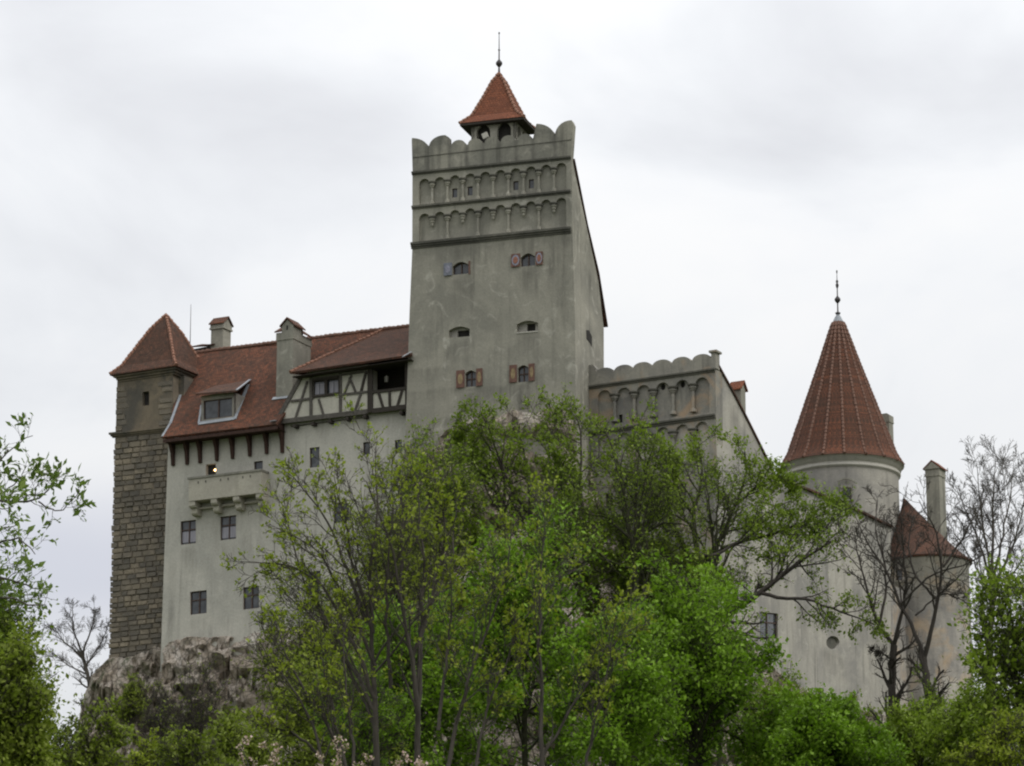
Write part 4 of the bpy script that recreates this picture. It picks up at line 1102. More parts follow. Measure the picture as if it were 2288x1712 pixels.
# chimney behind the slope
CS = S.off(1.2)
p0, p1 = CS.at(*z6(1465, 700)), CS.at(*z6(1588, 700))
cz = CS.at(*z6(1500, 470)).z
dpt = S.d*1.0
CG = Plane(CS.at(1640, 930), d=G.d)
q0, q1 = CG.at(1633, 935), CG.at(1656, 932)
wv = G.d*((q1-q0).dot(G.d)); dv = G.inn*.75
b = MB(); zt = zfor(q0.x, q0.y, 871); b.box(Vector((q0.x, q0.y, q0.z-3)), wv, dv, UP*(zt-q0.z+3)); ch = b.build('chimney', 'grey', gw)
b = MB(); b.prism([Vector((q0.x, q0.y, zt))+wv, Vector((q0.x, q0.y, zt))+wv+dv, Vector((q0.x, q0.y, zt))+wv+dv/2+UP*.5], -wv); b.build('chimney_head', 'grey', ch)
b = MB(); gable_cap(b, Vector((q0.x, q0.y, zt+.02)), wv, dv, .62, .14); b.build('cap_tiles', 'tile_b', ch, uv=True)

# ================================================================== round tower
YR = 250.0
rc = atY(1881, 1046, YR)
rt = root('round_tower', Vector((rc.x, rc.y, rc.z-14)), 'round white tower with tall ribbed red conical roof and ball finial', 'tower')
pm = mpx(rc); zr = lambda py: zfor(rc.x, rc.y, py)
ez = rc.z
def rr_(px): return px*pm
cone = [(rr_(139), ez), (rr_(136), ez+.10), (rr_(122), zr(1018)), (rr_(110), zr(985)), (rr_(95), zr(945)), (rr_(78.5), zr(900)), (rr_(60), zr(850)), (rr_(41.5), zr(800)), (rr_(24.5), zr(752)), (rr_(13.5), zr(722))]
b = MB(); b.lathe(rc.x, rc.y, cone, 64)
cr_ = b.build('cone_roof', 'tile', rt, True, True)
# barrel tiles: UV around the cone
b = MB()
for k in range(18):
    a = 2*math.pi*(k+.35)/18
    for i in range(len(cone)-1):
        p = Vector((rc.x+cone[i][0]*math.cos(a), rc.y+cone[i][0]*math.sin(a), cone[i][1])); q = Vector((rc.x+cone[i+1][0]*math.cos(a), rc.y+cone[i+1][0]*math.sin(a), cone[i+1][1]))
        ridge(None, p, q, .085, .30, parent_mb=b)
b.build('rib_tiles', 'cap_d', cr_)
b = MB(); b.lathe(rc.x, rc.y, [(rr_(14.5), zr(724)), (rr_(7), zr(709)), (rr_(2.5), zr(702)), (rr_(2), zr(700))], 24); b.build('lead_cap', 'lead', cr_, True)
zf = zr
prof = [(.10, zf(704)), (.20, zf(701)), (.20, zf(699)), (.06, zf(697)), (.05, zf(682))] + ball(zf(670), .235, .05)
prof = [(a_, b_) if a_ < b_ else (b_, a_) for a_, b_ in prof] + [(.04, zf(645)), (.10, zf(641)), (.13, zf(637)), (.06, zf(633)), (.11, zf(629)), (.03, zf(625)), (.02, zf(612)), (.055, zf(608)), (.05, zf(605)), (0, zf(603))]
b = MB(); b.lathe(rc.x, rc.y, prof, 12); b.build('finial', 'iron', rt, True)
b = MB(); b.lathe(rc.x, rc.y, [(rr_(138.5), ez-.02), (rr_(133), ez-.12), (rr_(132), ez-.38), (rr_(129), ez-.42), (rr_(128), ez-.62), (rr_(131), ez-.66), (rr_(130), ez-.80), (rr_(125.5), ez-.86), (rr_(125), ez-.95)], 64)
b.build('cornice', 'white', rt, True)
b = MB(); b.lathe(rc.x, rc.y, [(rr_(138), ez-.03), (0.2, ez-.03)], 64); b.build('soffit', 'wood', rt)
b = MB(); b.lathe(rc.x, rc.y, [(rr_(125.5), ez-.5), (rr_(125.5), ez-5), (rr_(127), ez-14)], 64); b.build('wall', 'white2', rt, True)
# niche window on the drum
def drum_pt(px, py, R):
    r = ray(px, py); o = CAM
    dx, dy = r.x, r.y; ox, oy = o.x-rc.x, o.y-rc.y
    A = dx*dx+dy*dy; B = 2*(ox*dx+oy*dy); Cc = ox*ox+oy*oy-R*R
    t = (-B-math.sqrt(max(0, B*B-4*A*Cc)))/(2*A)
    return o + r*t
RD = rr_(125.5)
wc = drum_pt(1892, 1100, RD); rad = Vector((wc.x-rc.x, wc.y-rc.y, 0)).normalized(); tan_ = Vector((-rad.y, rad.x, 0))
if tan_.x < 0: tan_ = -tan_
DWp = Plane(wc + rad*.16, d=tan_)
lp = rect(DWp, 1883, 1089, 1901, 1114, .03)
b = MB(); b.wall(rect(DWp, 1878, 1082, 1908, 1118, .03), [lp], DWp.inn, .5, .12); wn_ = b.build('window_surround', 'white2', rt)
window(rt, lp, DWp.inn, .10, 1, 1, 'glass', 'frame', .05)
b = MB(); arc = [DWp.off(-.02).at(1871+40*t/8, 1076-7*math.sin(math.pi*t/8)+.05*40*t/8) for t in range(9)]
for i in range(8): b.beam(arc[i], arc[i+1], .12, .14, None, -DWp.inn)
b.build('hood_mould', 'grey', rt)
# chimneys beside the cone
def plain_chimney(par, px0, px1, pyt, pyb, Y, mat, dep, caph=None, pl_d=None, w2=None, capmat='tile'):
    P0 = Plane(atY((px0+px1)/2, pyb, Y), d=G.d)
    q0, q1 = P0.at(px0, pyb), P0.at(px1, pyb)
    wv = G.d*((q1-q0).dot(G.d)); dv = G.inn*dep; zt = zfor(q0.x, q0.y, pyt)
    b = MB(); b.box(q0, wv, dv, UP*(zt-q0.z)); c = b.build('chimney', mat, par)
    b = MB(); o_ = Vector((q0.x, q0.y, zt-.55)); b.box(o_-G.d*.05-G.inn*.05, wv+G.d*.1, dv+G.inn*.1, UP*.12)
    b.box(o_-G.d*.03-G.inn*.03+UP*.12, wv+G.d*.06, dv+G.inn*.06, UP*.44); b.build('chimney_head', mat, c)
    return c, Vector((q0.x, q0.y, zt)), wv, dv
c, o_, wv, dv = plain_chimney(rt, 1966, 1990, 930, 1060, 252.5, 'grey', .8)
b = MB(); b.prism([o_-G.d*.02, o_+wv+G.d*.02, o_+wv*.8+UP*.15, o_+wv*.2+UP*.15], dv); b.build('chimney_cap', 'grey_d', c)

# ================================================================== round turret
YT = 246.0
tc_ = atY(2074, 1258, YT)
tt = root('round_turret', Vector((tc_.x, tc_.y, tc_.z-10)), 'squat round turret with low red cone roof and tall chimney beside the ribbed cone tower', 'tower')
pm2 = mpx(tc_)
ap = atY(2020, 1112, YT+3.0)
b = MB(); R2 = 98*pm2
apx, apy = ap.x-tc_.x, ap.y-tc_.y
prf = []
for t in (0, .12, .3, .55, .8, .985):
    s = 1-t; zz_ = tc_.z + (ap.z-tc_.z)*(t**1.12)
    prf.append((R2*s + .02, zz_, apx*t, apy*t))
b.lathe(tc_.x, tc_.y, prf, 40); b.lathe(tc_.x, tc_.y, [(R2, tc_.z), (R2, tc_.z-.12), (R2*.5, tc_.z-.12)], 40)
b.build('roof', 'tile_d', tt, True, True)
b = MB(); RB = 90*pm2
b.lathe(tc_.x, tc_.y, [(RB*1.03, tc_.z-.1), (RB*1.03, tc_.z-.35), (RB, tc_.z-.42), (RB, tc_.z-5), (RB*1.03, tc_.z-14)], 48); b.build('wall', 'old', tt, True)
c, o_, wv, dv = plain_chimney(tt, 2074, 2104, 1050, 1240, 247.0, 'grey_d', 1.2)
b = MB(); o2 = o_ - G.d*.12 - G.inn*.12; w2, d2 = wv+G.d*.24, dv+G.inn*.24
b.prism([o2, o2+w2, o2+w2/2+UP*.55], d2); b.build('cap_gable', 'grey_d', c)
b = MB(); b.prism([o2-G.d*.05, o2+w2/2+UP*.6, o2+w2/2+UP*.6+d2, o2-G.d*.05+d2], UP*.09); b.prism([o2+w2+G.d*.05, o2+w2/2+UP*.6, o2+w2/2+UP*.6+d2, o2+w2+G.d*.05+d2], UP*.09); b.build('cap_tiles', 'tile_b', c, uv=True)
rc_s = rc; rc = tc_
wc = drum_pt(2011, 1284, RB); rad = Vector((wc.x-tc_.x, wc.y-tc_.y, 0)).normalized(); tan_ = Vector((-rad.y, rad.x, 0))
rc = rc_s
TWp = Plane(wc + rad*.16, d=tan_ if tan_.x > 0 else -tan_)
lp = rect(TWp, 2003, 1272, 2016, 1296, -.02)
b = MB(); b.wall(rect(TWp, 1997, 1266, 2021, 1300, -.02), [lp], TWp.inn, .5, .12); b.build('window_surround', 'old', tt)
window(tt, lp, TWp.inn, .10, 1, 1, 'glass', 'frame', .05)

# short wall closing the gap between the side wall and the turret
p_ = S.at(1985, 1260) + S.inn*.1; q_ = Vector((tc_.x, tc_.y+.5, p_.z))
b = MB(); b.box(Vector((p_.x, p_.y, p_.z-16)), Vector((q_.x-p_.x, q_.y-p_.y, 0)), Vector((-.3, .8, 0)), UP*14.5); b.build('link_wall', 'old', tt)
# ================================================================== ground and rock
PROF = [(-300, 0), (60, 0), (110, 8), (150, 18), (185, 24), (200, 26.5), (212, 30), (225, 34), (262, 37), (340, 18), (520, 0), (9000, 0)]
def ground_z(x, y):
    for (a, za_), (b_, zb_) in zip(PROF, PROF[1:]):
        if y <= b_:
            t = (y-a)/(b_-a); t = max(0, t)
            z = za_+(zb_-za_)*t; break
    else: z = 0
    fall = max(0.0, 1-max(0, abs(x)-40)/160.0)
    z *= fall
    return z + (noise.noise(Vector((x*.05, y*.05, 0)))*1.2 if 50 < y < 400 else 0)
xs = sorted(set([-6000, -3000, -1500, -800, -400, -250, -180, -140, -110] + list(range(-90, 91, 3)) + [110, 140, 180, 250, 400, 800, 1500, 3000, 6000]))
ys = sorted(set([-300, -100, 0, 30] + list(range(50, 341, 4)) + [380, 430, 520, 700, 1000, 2000, 4000, 8000]))
b = MB(); vs = [(x, y, ground_z(x, y)) for y in ys for x in xs]; nx = len(xs)
b.add(vs, [(j*nx+i, j*nx+i+1, (j+1)*nx+i+1, (j+1)*nx+i) for j in range(len(ys)-1) for i in range(nx-1)])
g = b.build('ground', 'grass', None, True); tag(g, 'grassy hillside rising to the castle', 'ground', kind='structure')
topl = [(180, 1560), (205, 1500), (243, 1462), (300, 1455), (350, 1428), (400, 1415), (450, 1412), (520, 1408), (560, 1404), (650, 1392), (740, 1366), (820, 1310), (880, 1190), (910, 1050), (930, 1000), (960, 985), (1000, 945), (1040, 925), (1080, 908), (1110, 920), (1150, 902), (1190, 912), (1230, 893), (1270, 905), (1310, 990), (1350, 1150), (1450, 1290), (1550, 1330), (1650, 1400), (1750, 1500), (1850, 1560), (1990, 1590), (2170, 1600), (2230, 1640)]
def top_y(px):
    for (a, ya), (b_, yb) in zip(topl, topl[1:]):
        if px <= b_: return ya+(yb-ya)*(px-a)/(b_-a)
    return topl[-1][1]
def top_pt(px):
    py = top_y(px)
    if px < 362: p = Q.off(-.3).at(px, py)
    elif px < 912: p = L.off(-.3).at(px, py)
    elif px < 1290: p = T.off(-.3).at(px, py)
    elif px < 1600: p = G.off(-.3).at(px, py)
    elif px < 1990: p = S.off(-.3).at(px, py)
    else: p = atY(px, py, YT-3.3)
    return p
cols = [180 + i*(2230-180)/480 for i in range(481)]
b = MB(); vs = []; NR = 66
for px in cols:
    p = top_pt(px)
    drop = 0.0; fwd = 0.0
    for j in range(NR):
        if j: 
            drop += .42; fwd += .42*(.28 if drop < 8 else .65)
        q = p + Vector((0, -fwd, -drop))
        if j == 0: q = q + Vector((0, 1.5, .1))
        nv = Vector((q.x*.35+q.z*.12, q.y*.35, q.z*.55))
        d1, p1_ = noise.voronoi(nv*1.1); d2, p2_ = noise.voronoi(nv*2.9 + Vector((4, 1, 7)))
        # blocks with their own setback, bounded by warped joints, so edges break sharply
        wv_ = nv + Vector((noise.noise(nv*1.3), noise.noise(nv*1.3+Vector((5, 0, 0))), noise.noise(nv*1.3+Vector((0, 5, 0)))))*.5
        big = noise.cell(Vector((wv_.x*1.1+wv_.z*.4, wv_.y*.8, wv_.z*1.2-wv_.x*.3)))*.8
        sm = noise.cell(Vector((wv_.x*2.6-wv_.z*.7, wv_.y*1.5, wv_.z*3.1+wv_.x*.5)))*.42
        cr_k = -.28*max(0, .16-(d1[1]-d1[0]))/.16 - .2*max(0, .14-(d2[1]-d2[0]))/.14 + (.5-d2[0])*.5
        fine = noise.noise(nv*9)*.16 + noise.noise(nv*1.0)*.9
        am = min(1, .3+j*.12)
        q = q + Vector((noise.noise(nv*3+Vector((9, 2, 5)))*.25*am, -(big+sm+fine+cr_k-.2)*am, noise.noise(nv*4+Vector((3, 7, 1)))*.25*am))
        vs.append(q)
b.add(vs, [(i*NR+j, (i+1)*NR+j, (i+1)*NR+j+1, i*NR+j+1) for i in range(480) for j in range(NR-1)])
ck = b.build('cliff', 'rock', None, False); tag(ck, 'rough pale limestone cliff under the castle walls', 'cliff', kind='structure')

# ================================================================== vegetation
rng = np.random.default_rng(11)
def norm(a): return a/np.maximum(np.linalg.norm(a, axis=-1, keepdims=True), 1e-9)
def resample(pts, n):
    pts = np.array([tuple(p) for p in pts], float)
    # smooth curve through the guide points
    seg = np.linalg.norm(np.diff(pts, axis=0), axis=1); s = np.concatenate([[0], np.cumsum(seg)]); t = np.linspace(0, s[-1], n)
    q = np.stack([np.interp(t, s, pts[:, k]) for k in range(3)], 1)
    q[1:-1] = q[1:-1]*.5 + (q[:-2]+q[2:])*.25
    return q
def spawn(P, R, k, tmin, tmax, ang, lr, up, wob, nseg, rr, lmin=.15, planar=None):
    """k children per parent polyline; vectorised. P (B,n,3) R (B,n)"""
    B, n, _ = P.shape
    Lp = np.linalg.norm(np.diff(P, axis=1), axis=2).sum(1)
    t = (tmin + (tmax-tmin)*((np.arange(k)[None, :]+rng.random((B, k)))/k))
    f = t*(n-1); i0 = np.clip(f.astype(int), 0, n-2); fr = f-i0
    bi = np.arange(B)[:, None]
    p = P[bi, i0]*(1-fr[..., None]) + P[bi, i0+1]*fr[..., None]
    d = norm(P[bi, i0+1]-P[bi, i0]); r = R[bi, i0]*(1-fr)+R[bi, i0+1]*fr
    az_ = rng.random((B, k))*2*np.pi
    ref = np.where(np.abs(d[..., 2:3]) > .9, np.array([1., 0, 0]), np.array([0, 0, 1.]))
    u = norm(np.cross(d, ref)); v = np.cross(d, u)
    th = np.radians(ang[0] + (ang[1]-ang[0])*rng.random((B, k)))
    nd = d*np.cos(th)[..., None] + (u*np.cos(az_)[..., None]+v*np.sin(az_)[..., None])*np.sin(th)[..., None]
    Lc = np.maximum(Lp[:, None]*(lr[0]+(lr[1]-lr[0])*rng.random((B, k)))*(1-.45*t), lmin)
    rc_ = np.minimum(r*rr, r*.9)
    p = p.reshape(-1, 3); nd = norm(nd).reshape(-1, 3); Lc = Lc.ravel(); rc_ = rc_.ravel()
    out = [p]; d_ = nd
    for s in range(nseg):
        d_ = norm(d_ + rng.normal(0, wob, d_.shape) + np.array([0, 0, up]))
        out.append(out[-1] + d_*(Lc/nseg)[:, None])
    PP = np.stack(out, 1)
    RR = rc_[:, None]*np.linspace(1, .35, nseg+1)[None, :]
    return PP, RR
def tubes(groups, rmin=.008):
    V, Fc = [], []; off = 0
    for P, R in groups:
        B, n, _ = P.shape; R = np.maximum(R, rmin)
        k = 7 if R.max() > .12 else (5 if R.max() > .05 else 3)
        tg = np.empty_like(P); tg[:, 1:-1] = P[:, 2:]-P[:, :-2]; tg[:, 0] = P[:, 1]-P[:, 0]; tg[:, -1] = P[:, -1]-P[:, -2]
        tg = norm(tg); ref = np.array([.31, .9, .12]); u = norm(np.cross(tg, ref)); v = np.cross(tg, u)
        a = 2*np.pi*np.arange(k)/k
        ring = P[:, :, None, :] + (u[:, :, None, :]*np.cos(a)[None, None, :, None] + v[:, :, None, :]*np.sin(a)[None, None, :, None])*R[:, :, None, None]
        V.append(ring.reshape(-1, 3))
        idx = off + np.arange(B*n*k).reshape(B, n, k)
        A = idx[:, :-1, :]; Bq = np.roll(idx, -1, 2)[:, :-1, :]; Cq = np.roll(idx, -1, 2)[:, 1:, :]; D = idx[:, 1:, :]
        Fc.append(np.stack([A, Bq, Cq, D], -1).reshape(-1, 4)); off += B*n*k
    return np.concatenate(V), np.concatenate(Fc)
def leaves(groups, per, size, jit, tmin=.2, fold=.25, up=.5, aspect=.62, droop=0.0):
    pts = []; dirs = []
    for P, R in groups:
        B, n, _ = P.shape
        t = tmin + (1-tmin)*rng.random((B, per)); f = t*(n-1); i0 = np.clip(f.astype(int), 0, n-2); fr = (f-i0)[..., None]
        bi = np.arange(B)[:, None]
        pts.append((P[bi, i0]*(1-fr)+P[bi, i0+1]*fr).reshape(-1, 3)); dirs.append(norm(P[bi, i0+1]-P[bi, i0]).reshape(-1, 3))
    p = np.concatenate(pts); d = np.concatenate(dirs); n = len(p)
    p = p + rng.normal(0, jit, p.shape)
    ax = norm(d*.6 + rng.normal(0, .7, p.shape) + np.array([0, 0, .15-droop]))
    nm = norm(rng.normal(0, .6, p.shape) + np.array([0, 0, up])); sd = norm(np.cross(ax, nm)); nm = np.cross(sd, ax)
    s = size*(.4+1.2*rng.random((n, 1))**1.3)
    v0 = p; v1 = p + ax*s*.5 + sd*s*aspect*.5 + nm*s*fold*.4; v2 = p + ax*s; v3 = p + ax*s*.5 - sd*s*aspect*.5 + nm*s*fold*.4
    V = np.stack([v0, v1, v2, v3], 1).reshape(-1, 3); Fc = np.arange(n*4).reshape(n, 4)
    return V, Fc
def np_mesh(name, V, Fc, mat, base, shade=None, smooth=False):
    me = bpy.data.meshes.new(name); V = V - np.array(tuple(base))
    me.vertices.add(len(V)); me.vertices.foreach_set('co', V.astype(np.float32).ravel())
    nf = len(Fc); me.loops.add(nf*4); me.loops.foreach_set('vertex_index', Fc.astype(np.int32).ravel())
    me.polygons.add(nf); me.polygons.foreach_set('loop_start', np.arange(0, nf*4, 4, dtype=np.int32)); me.polygons.foreach_set('loop_total', np.full(nf, 4, dtype=np.int32))
    if smooth: me.polygons.foreach_set('use_smooth', np.ones(nf, dtype=bool))
    me.update(calc_edges=True)
    if shade is not None:
        a = me.attributes.new('shade', 'FLOAT', 'FACE'); a.data.foreach_set('value', shade.astype(np.float32))
    me.materials.append(M[mat]); return me
def part(name, me, parent):
    o = bpy.data.objects.new(name, me); C.objects.link(o); o.parent = parent; return o
def clump_shade(V, n, scale=.6, shift=0.0):
    c = V.reshape(n, 4, 3)[:, 0]
    ph = np.sin(c[:, 0]*scale*2.1+1.3)+np.sin(c[:, 1]*scale*1.7+.4)+np.sin(c[:, 2]*scale*2.6+2.2)+np.sin((c[:, 0]+c[:, 2])*scale*4.3)
    return np.clip(.48 + shift + .11*ph + rng.normal(0, .17, n), 0, 1)
def tree(name, label, cat, guides, levels, leaf, bark, group=None, base=None, extra=None):
    """guides: (points, r0, r1) limbs; levels: spawn settings; leaf: dict or None"""
    base = Vector(base if base is not None else guides[0][0][0])
    r = root(name, base, label, cat, group or {'maple_tree': 'green maples on the castle hill', 'budding_tree': 'half-bare budding trees', 'bare_tree': 'bare trees around the castle', 'shrub': 'shrubs on the castle slope'}.get(name))
    G0 = [(resample(p, 14), np.linspace(a, b_, 14)) for p, a, b_ in guides]
    P = np.stack([g_[0] for g_ in G0]); R = np.stack([g_[1] for g_ in G0])
    P[:, 1:-1] += rng.normal(0, .035*np.linalg.norm(P[:, -1]-P[:, 0], axis=1).mean()/8, P[:, 1:-1].shape)
    groups = [(P, R)]
    for lv in levels:
        Pp, Rp = groups[-1]
        groups.append(spawn(Pp, Rp, **lv))
    # thick and thin wood together: one continuous branching part
    V, Fc = tubes(groups, leaf.get('rmin', .010) if leaf else .010)
    part('trunk', np_mesh(name+'_trunk', V, Fc, bark, base, None, True), r)
    if leaf and leaf.get('per', 0):
        src = groups[-leaf.get('last', 1):]
        if leaf.get('frac'):
            ms_ = [rng.random(len(p_)) < leaf['frac'] for p_, r_ in src]; src = [(p_[m_], r_[m_]) for (p_, r_), m_ in zip(src, ms_)]
        V, Fc = leaves(src, leaf['per'], leaf['size'], leaf['jit'], leaf.get('tmin', .2), up=leaf.get('up', .6), aspect=leaf.get('aspect', .62))
        part('crown', np_mesh(name+'_crown', V, Fc, leaf['mat'], base, clump_shade(V, len(Fc), leaf.get('cs', .6), random.uniform(-.12, .12))), r)
        if leaf.get('bloom'):
            V, Fc = leaves(src, leaf['bloom'], leaf['size']*.8, leaf['jit'], .3, aspect=1.0)
            part('blossom', np_mesh(name+'_blossom', V, Fc, 'blossom', base, rng.random(len(Fc))), r)
    return r
def lim(fn, pts, Y, r0, r1, dy=0.0):
    """guide limb given by photo positions at distance Y; dy leans it to or from the viewer"""
    n = len(pts); return ([atY(*fn(x, y), Y + dy*i/(max(1, n-1))) for i, (x, y) in enumerate(pts)], r0, r1)
idf = lambda x, y: (x*1.0344, y*1.0344)     # positions read off the 2212 px wide view
def LV(k, ang, lr, up=.06, wob=.16, nseg=5, rr=.55, tmin=.25, tmax=1.0, lmin=.2):
    return dict(k=k, tmin=tmin, tmax=tmax, ang=ang, lr=lr, up=up, wob=wob, nseg=nseg, rr=rr, lmin=lmin)

# big maple in front of the arcaded wing
Yc = 200.0
tree('maple_tree', 'spreading dark-limbed maple with loose green leaves in front of the arcaded wing', 'tree', [
    lim(zC, [(1035, 1250), (1030, 940), (1085, 800)], Yc, .34, .25),
    lim(zC, [(1085, 800), (1020, 700), (980, 600), (870, 420), (840, 320), (800, 230)], Yc, .20, .04, -3),
    lim(zC, [(1090, 790), (1070, 650), (1062, 560), (1110, 400), (1090, 250)], Yc, .19, .04, 2),
    lim(zC, [(1100, 790), (1180, 680), (1250, 520), (1300, 380), (1290, 290)], Yc, .18, .04, -2),
    lim(zC, [(1150, 745), (1240, 690), (1400, 655), (1530, 600), (1640, 560)], Yc, .15, .03, -3),
    lim(zC, [(1040, 930), (980, 893), (900, 880), (840, 900), (760, 850)], Yc, .14, .03, -4),
    lim(zC, [(1070, 840), (960, 760), (880, 690), (800, 640)], Yc, .12, .03, 3),
    lim(zC, [(1250, 520), (1360, 420), (1440, 400), (1520, 440)], Yc-1.5, .09, .03, -2),
    lim(zC, [(1060, 560), (980, 420), (960, 300)], Yc, .09, .03, -2)],
    [LV(13, (30, 70), (.22, .48), .03), LV(7, (30, 65), (.35, .65), .02, .2, 4), LV(4, (30, 70), (.55, 1.0), .02, .2, 3)],
    dict(mat='lf_maple', per=4, size=.20, jit=.16, last=1, tmin=.1), 'bark_m')
# low right-hand maple limbs reaching across the white side wall
Yd = 192.0
tree('maple_tree', 'leaning maple with long low limbs reaching across the white side wall', 'tree', [
    lim(zG, [(-120, 1300), (-60, 1080), (60, 990), (200, 900), (330, 790), (440, 715), (500, 680)], Yd, .30, .06),
    lim(zG, [(200, 905), (260, 925), (400, 930), (560, 990), (690, 1040)], Yd, .12, .03, -2),
    lim(zG, [(100, 960), (30, 880), (-80, 840)], Yd, .12, .03, -1),
    lim(zG, [(330, 790), (400, 730), (520, 560), (600, 520)], Yd, .08, .02, 2),
    lim(zG, [(200, 900), (260, 850), (340, 640), (420, 560)], Yd, .09, .02, 2),
    lim(zG, [(-60, 740), (0, 740), (100, 680), (210, 560), (330, 500)], Yd, .11, .02, 2)],
    [LV(12, (25, 70), (.20, .42), .03), LV(7, (30, 70), (.35, .65), .02, .2, 4), LV(4, (30, 75), (.4, .75), .02, .2, 3)],
    dict(mat='lf_maple', per=3, size=.20, jit=.16, tmin=.1), 'bark')
# trees on the rock below the square tower
Yb = 205.0
tree('maple_tree', 'upright green maple on the rock below the square tower', 'tree', [
    lim(zC, [(370, 1000), (370, 800), (355, 640), (362, 480), (330, 300), (300, 140)], Yb, .24, .03),
    lim(zC, [(250, 800), (245, 620), (240, 500), (255, 380), (200, 250), (160, 150)], Yb-1, .18, .03, -2),
    lim(zC, [(355, 640), (420, 540), (450, 400), (440, 250), (480, 130)], Yb, .14, .03, 2),
    lim(zC, [(240, 500), (150, 400), (90, 330), (40, 250)], Yb, .11, .02, -2),
    lim(zC, [(350, 560), (280, 460), (220, 330), (100, 140)], Yb, .11, .02, -3)],
    [LV(13, (30, 70), (.20, .42), .06), LV(7, (30, 65), (.35, .65), .04, .2, 4), LV(4, (30, 70), (.55, 1.0), .04, .2, 3)],
    dict(mat='lf_maple', per=4, size=.20, jit=.18, tmin=.1), 'bark')
tree('maple_tree', 'forked green maple between the rock maple and the spreading dark-limbed maple', 'tree', [
    lim(zC, [(650, 1000), (640, 860), (600, 600), (565, 440), (590, 250), (560, 140)], Yb-2, .22, .03),
    lim(zC, [(750, 900), (750, 740), (762, 600), (770, 440), (720, 280), (680, 180)], Yb-2, .16, .03, 2),
    lim(zC, [(610, 640), (520, 520), (480, 400), (520, 300)], Yb-2, .12, .02, -2),
    lim(zC, [(755, 680), (850, 640), (900, 560), (880, 460)], Yb-2, .09, .02, -2)],
    [LV(13, (30, 70), (.22, .44), .06), LV(7, (30, 65), (.35, .65), .04, .2, 4), LV(4, (30, 70), (.55, 1.0), .04, .2, 3)],
    dict(mat='lf_maple', per=4, size=.20, jit=.18, tmin=.1), 'bark')
# half-bare foreground trees, many steep stems with small yellow-green leaf tufts
Ye = 150.0
tree('budding_tree', 'tall half-bare many-stemmed tree with yellow-green buds in front of the white wing', 'tree', [
    lim(zE, [(700, 1900), (690, 1300), (682, 1050), (660, 850), (690, 600), (700, 360), (690, 200)], Ye, .17, .02),
    lim(zE, [(870, 1900), (885, 1300), (850, 1100), (800, 900), (780, 700), (720, 520), (650, 360)], Ye, .17, .02, -2),
    lim(zE, [(880, 1400), (900, 1100), (908, 900), (912, 700), (890, 520), (880, 330)], Ye, .14, .02, 2),
    lim(zE, [(690, 1350), (600, 1100), (470, 850), (350, 745), (240, 725), (110, 728)], Ye, .12, .015, -1),
    lim(zE, [(650, 1000), (560, 760), (500, 600), (430, 480), (350, 370), (270, 310)], Ye, .10, .015, 1),
    lim(zE, [(700, 1500), (560, 1180), (420, 1000), (330, 900), (240, 840)], Ye, .10, .015, 2),
    lim(zE, [(860, 1150), (960, 900), (1040, 700), (1060, 480)], Ye, .10, .015, 2),
    lim(zE, [(680, 1050), (600, 800), (560, 560), (500, 330)], Ye, .10, .015, -1),
    lim(zE, [(800, 900), (820, 650), (800, 420), (820, 250)], Ye, .09, .015, 2),
    lim(zE, [(760, 1300), (740, 1000), (740, 760), (770, 520), (760, 330)], Ye, .10, .015, -2),
    lim(zE, [(690, 1200), (560, 900), (440, 680), (330, 610), (240, 570)], Ye, .09, .012, -2),
    lim(zE, [(680, 1400), (520, 1060), (380, 860), (300, 640), (290, 470)], Ye, .09, .012, 2),
    lim(zE, [(900, 1000), (1000, 760), (1010, 560), (980, 400)], Ye, .09, .012, -2)],
    [LV(11, (18, 42), (.18, .38), .06, .12), LV(6, (22, 50), (.35, .65), .05, .16, 4), LV(4, (25, 55), (.45, .8), .05, .16, 3)],
    dict(mat='lf_yellow', per=5, size=.17, jit=.07, tmin=.8, frac=.36, rmin=.011), 'bark_b')
tree('budding_tree', 'low half-bare shrubby tree with fanned stems in front of the pale rock', 'tree', [
    lim(zE, [(560, 1900), (520, 1560), (440, 1400), (340, 1280), (270, 1120), (230, 990)], 146, .12, .02),
    lim(zE, [(480, 1900), (450, 1600), (370, 1380), (270, 1240), (180, 1120), (140, 1040)], 146, .10, .015, -1),
    lim(zE, [(560, 1700), (500, 1400), (440, 1150), (390, 980)], 146, .10, .015, 1),
    lim(zE, [(430, 1600), (330, 1510), (230, 1480), (130, 1440)], 146, .08, .015, -1),
    lim(zE, [(600, 1750), (570, 1400), (540, 1150), (560, 960)], 146, .09, .015, 2)],
    [LV(11, (18, 42), (.18, .36), .06, .13), LV(6, (22, 50), (.35, .65), .05, .16, 4), LV(4, (25, 55), (.45, .8), .05, .16, 3)],
    dict(mat='lf_yellow', per=5, size=.17, jit=.07, tmin=.8, frac=.36, rmin=.012), 'bark_b')
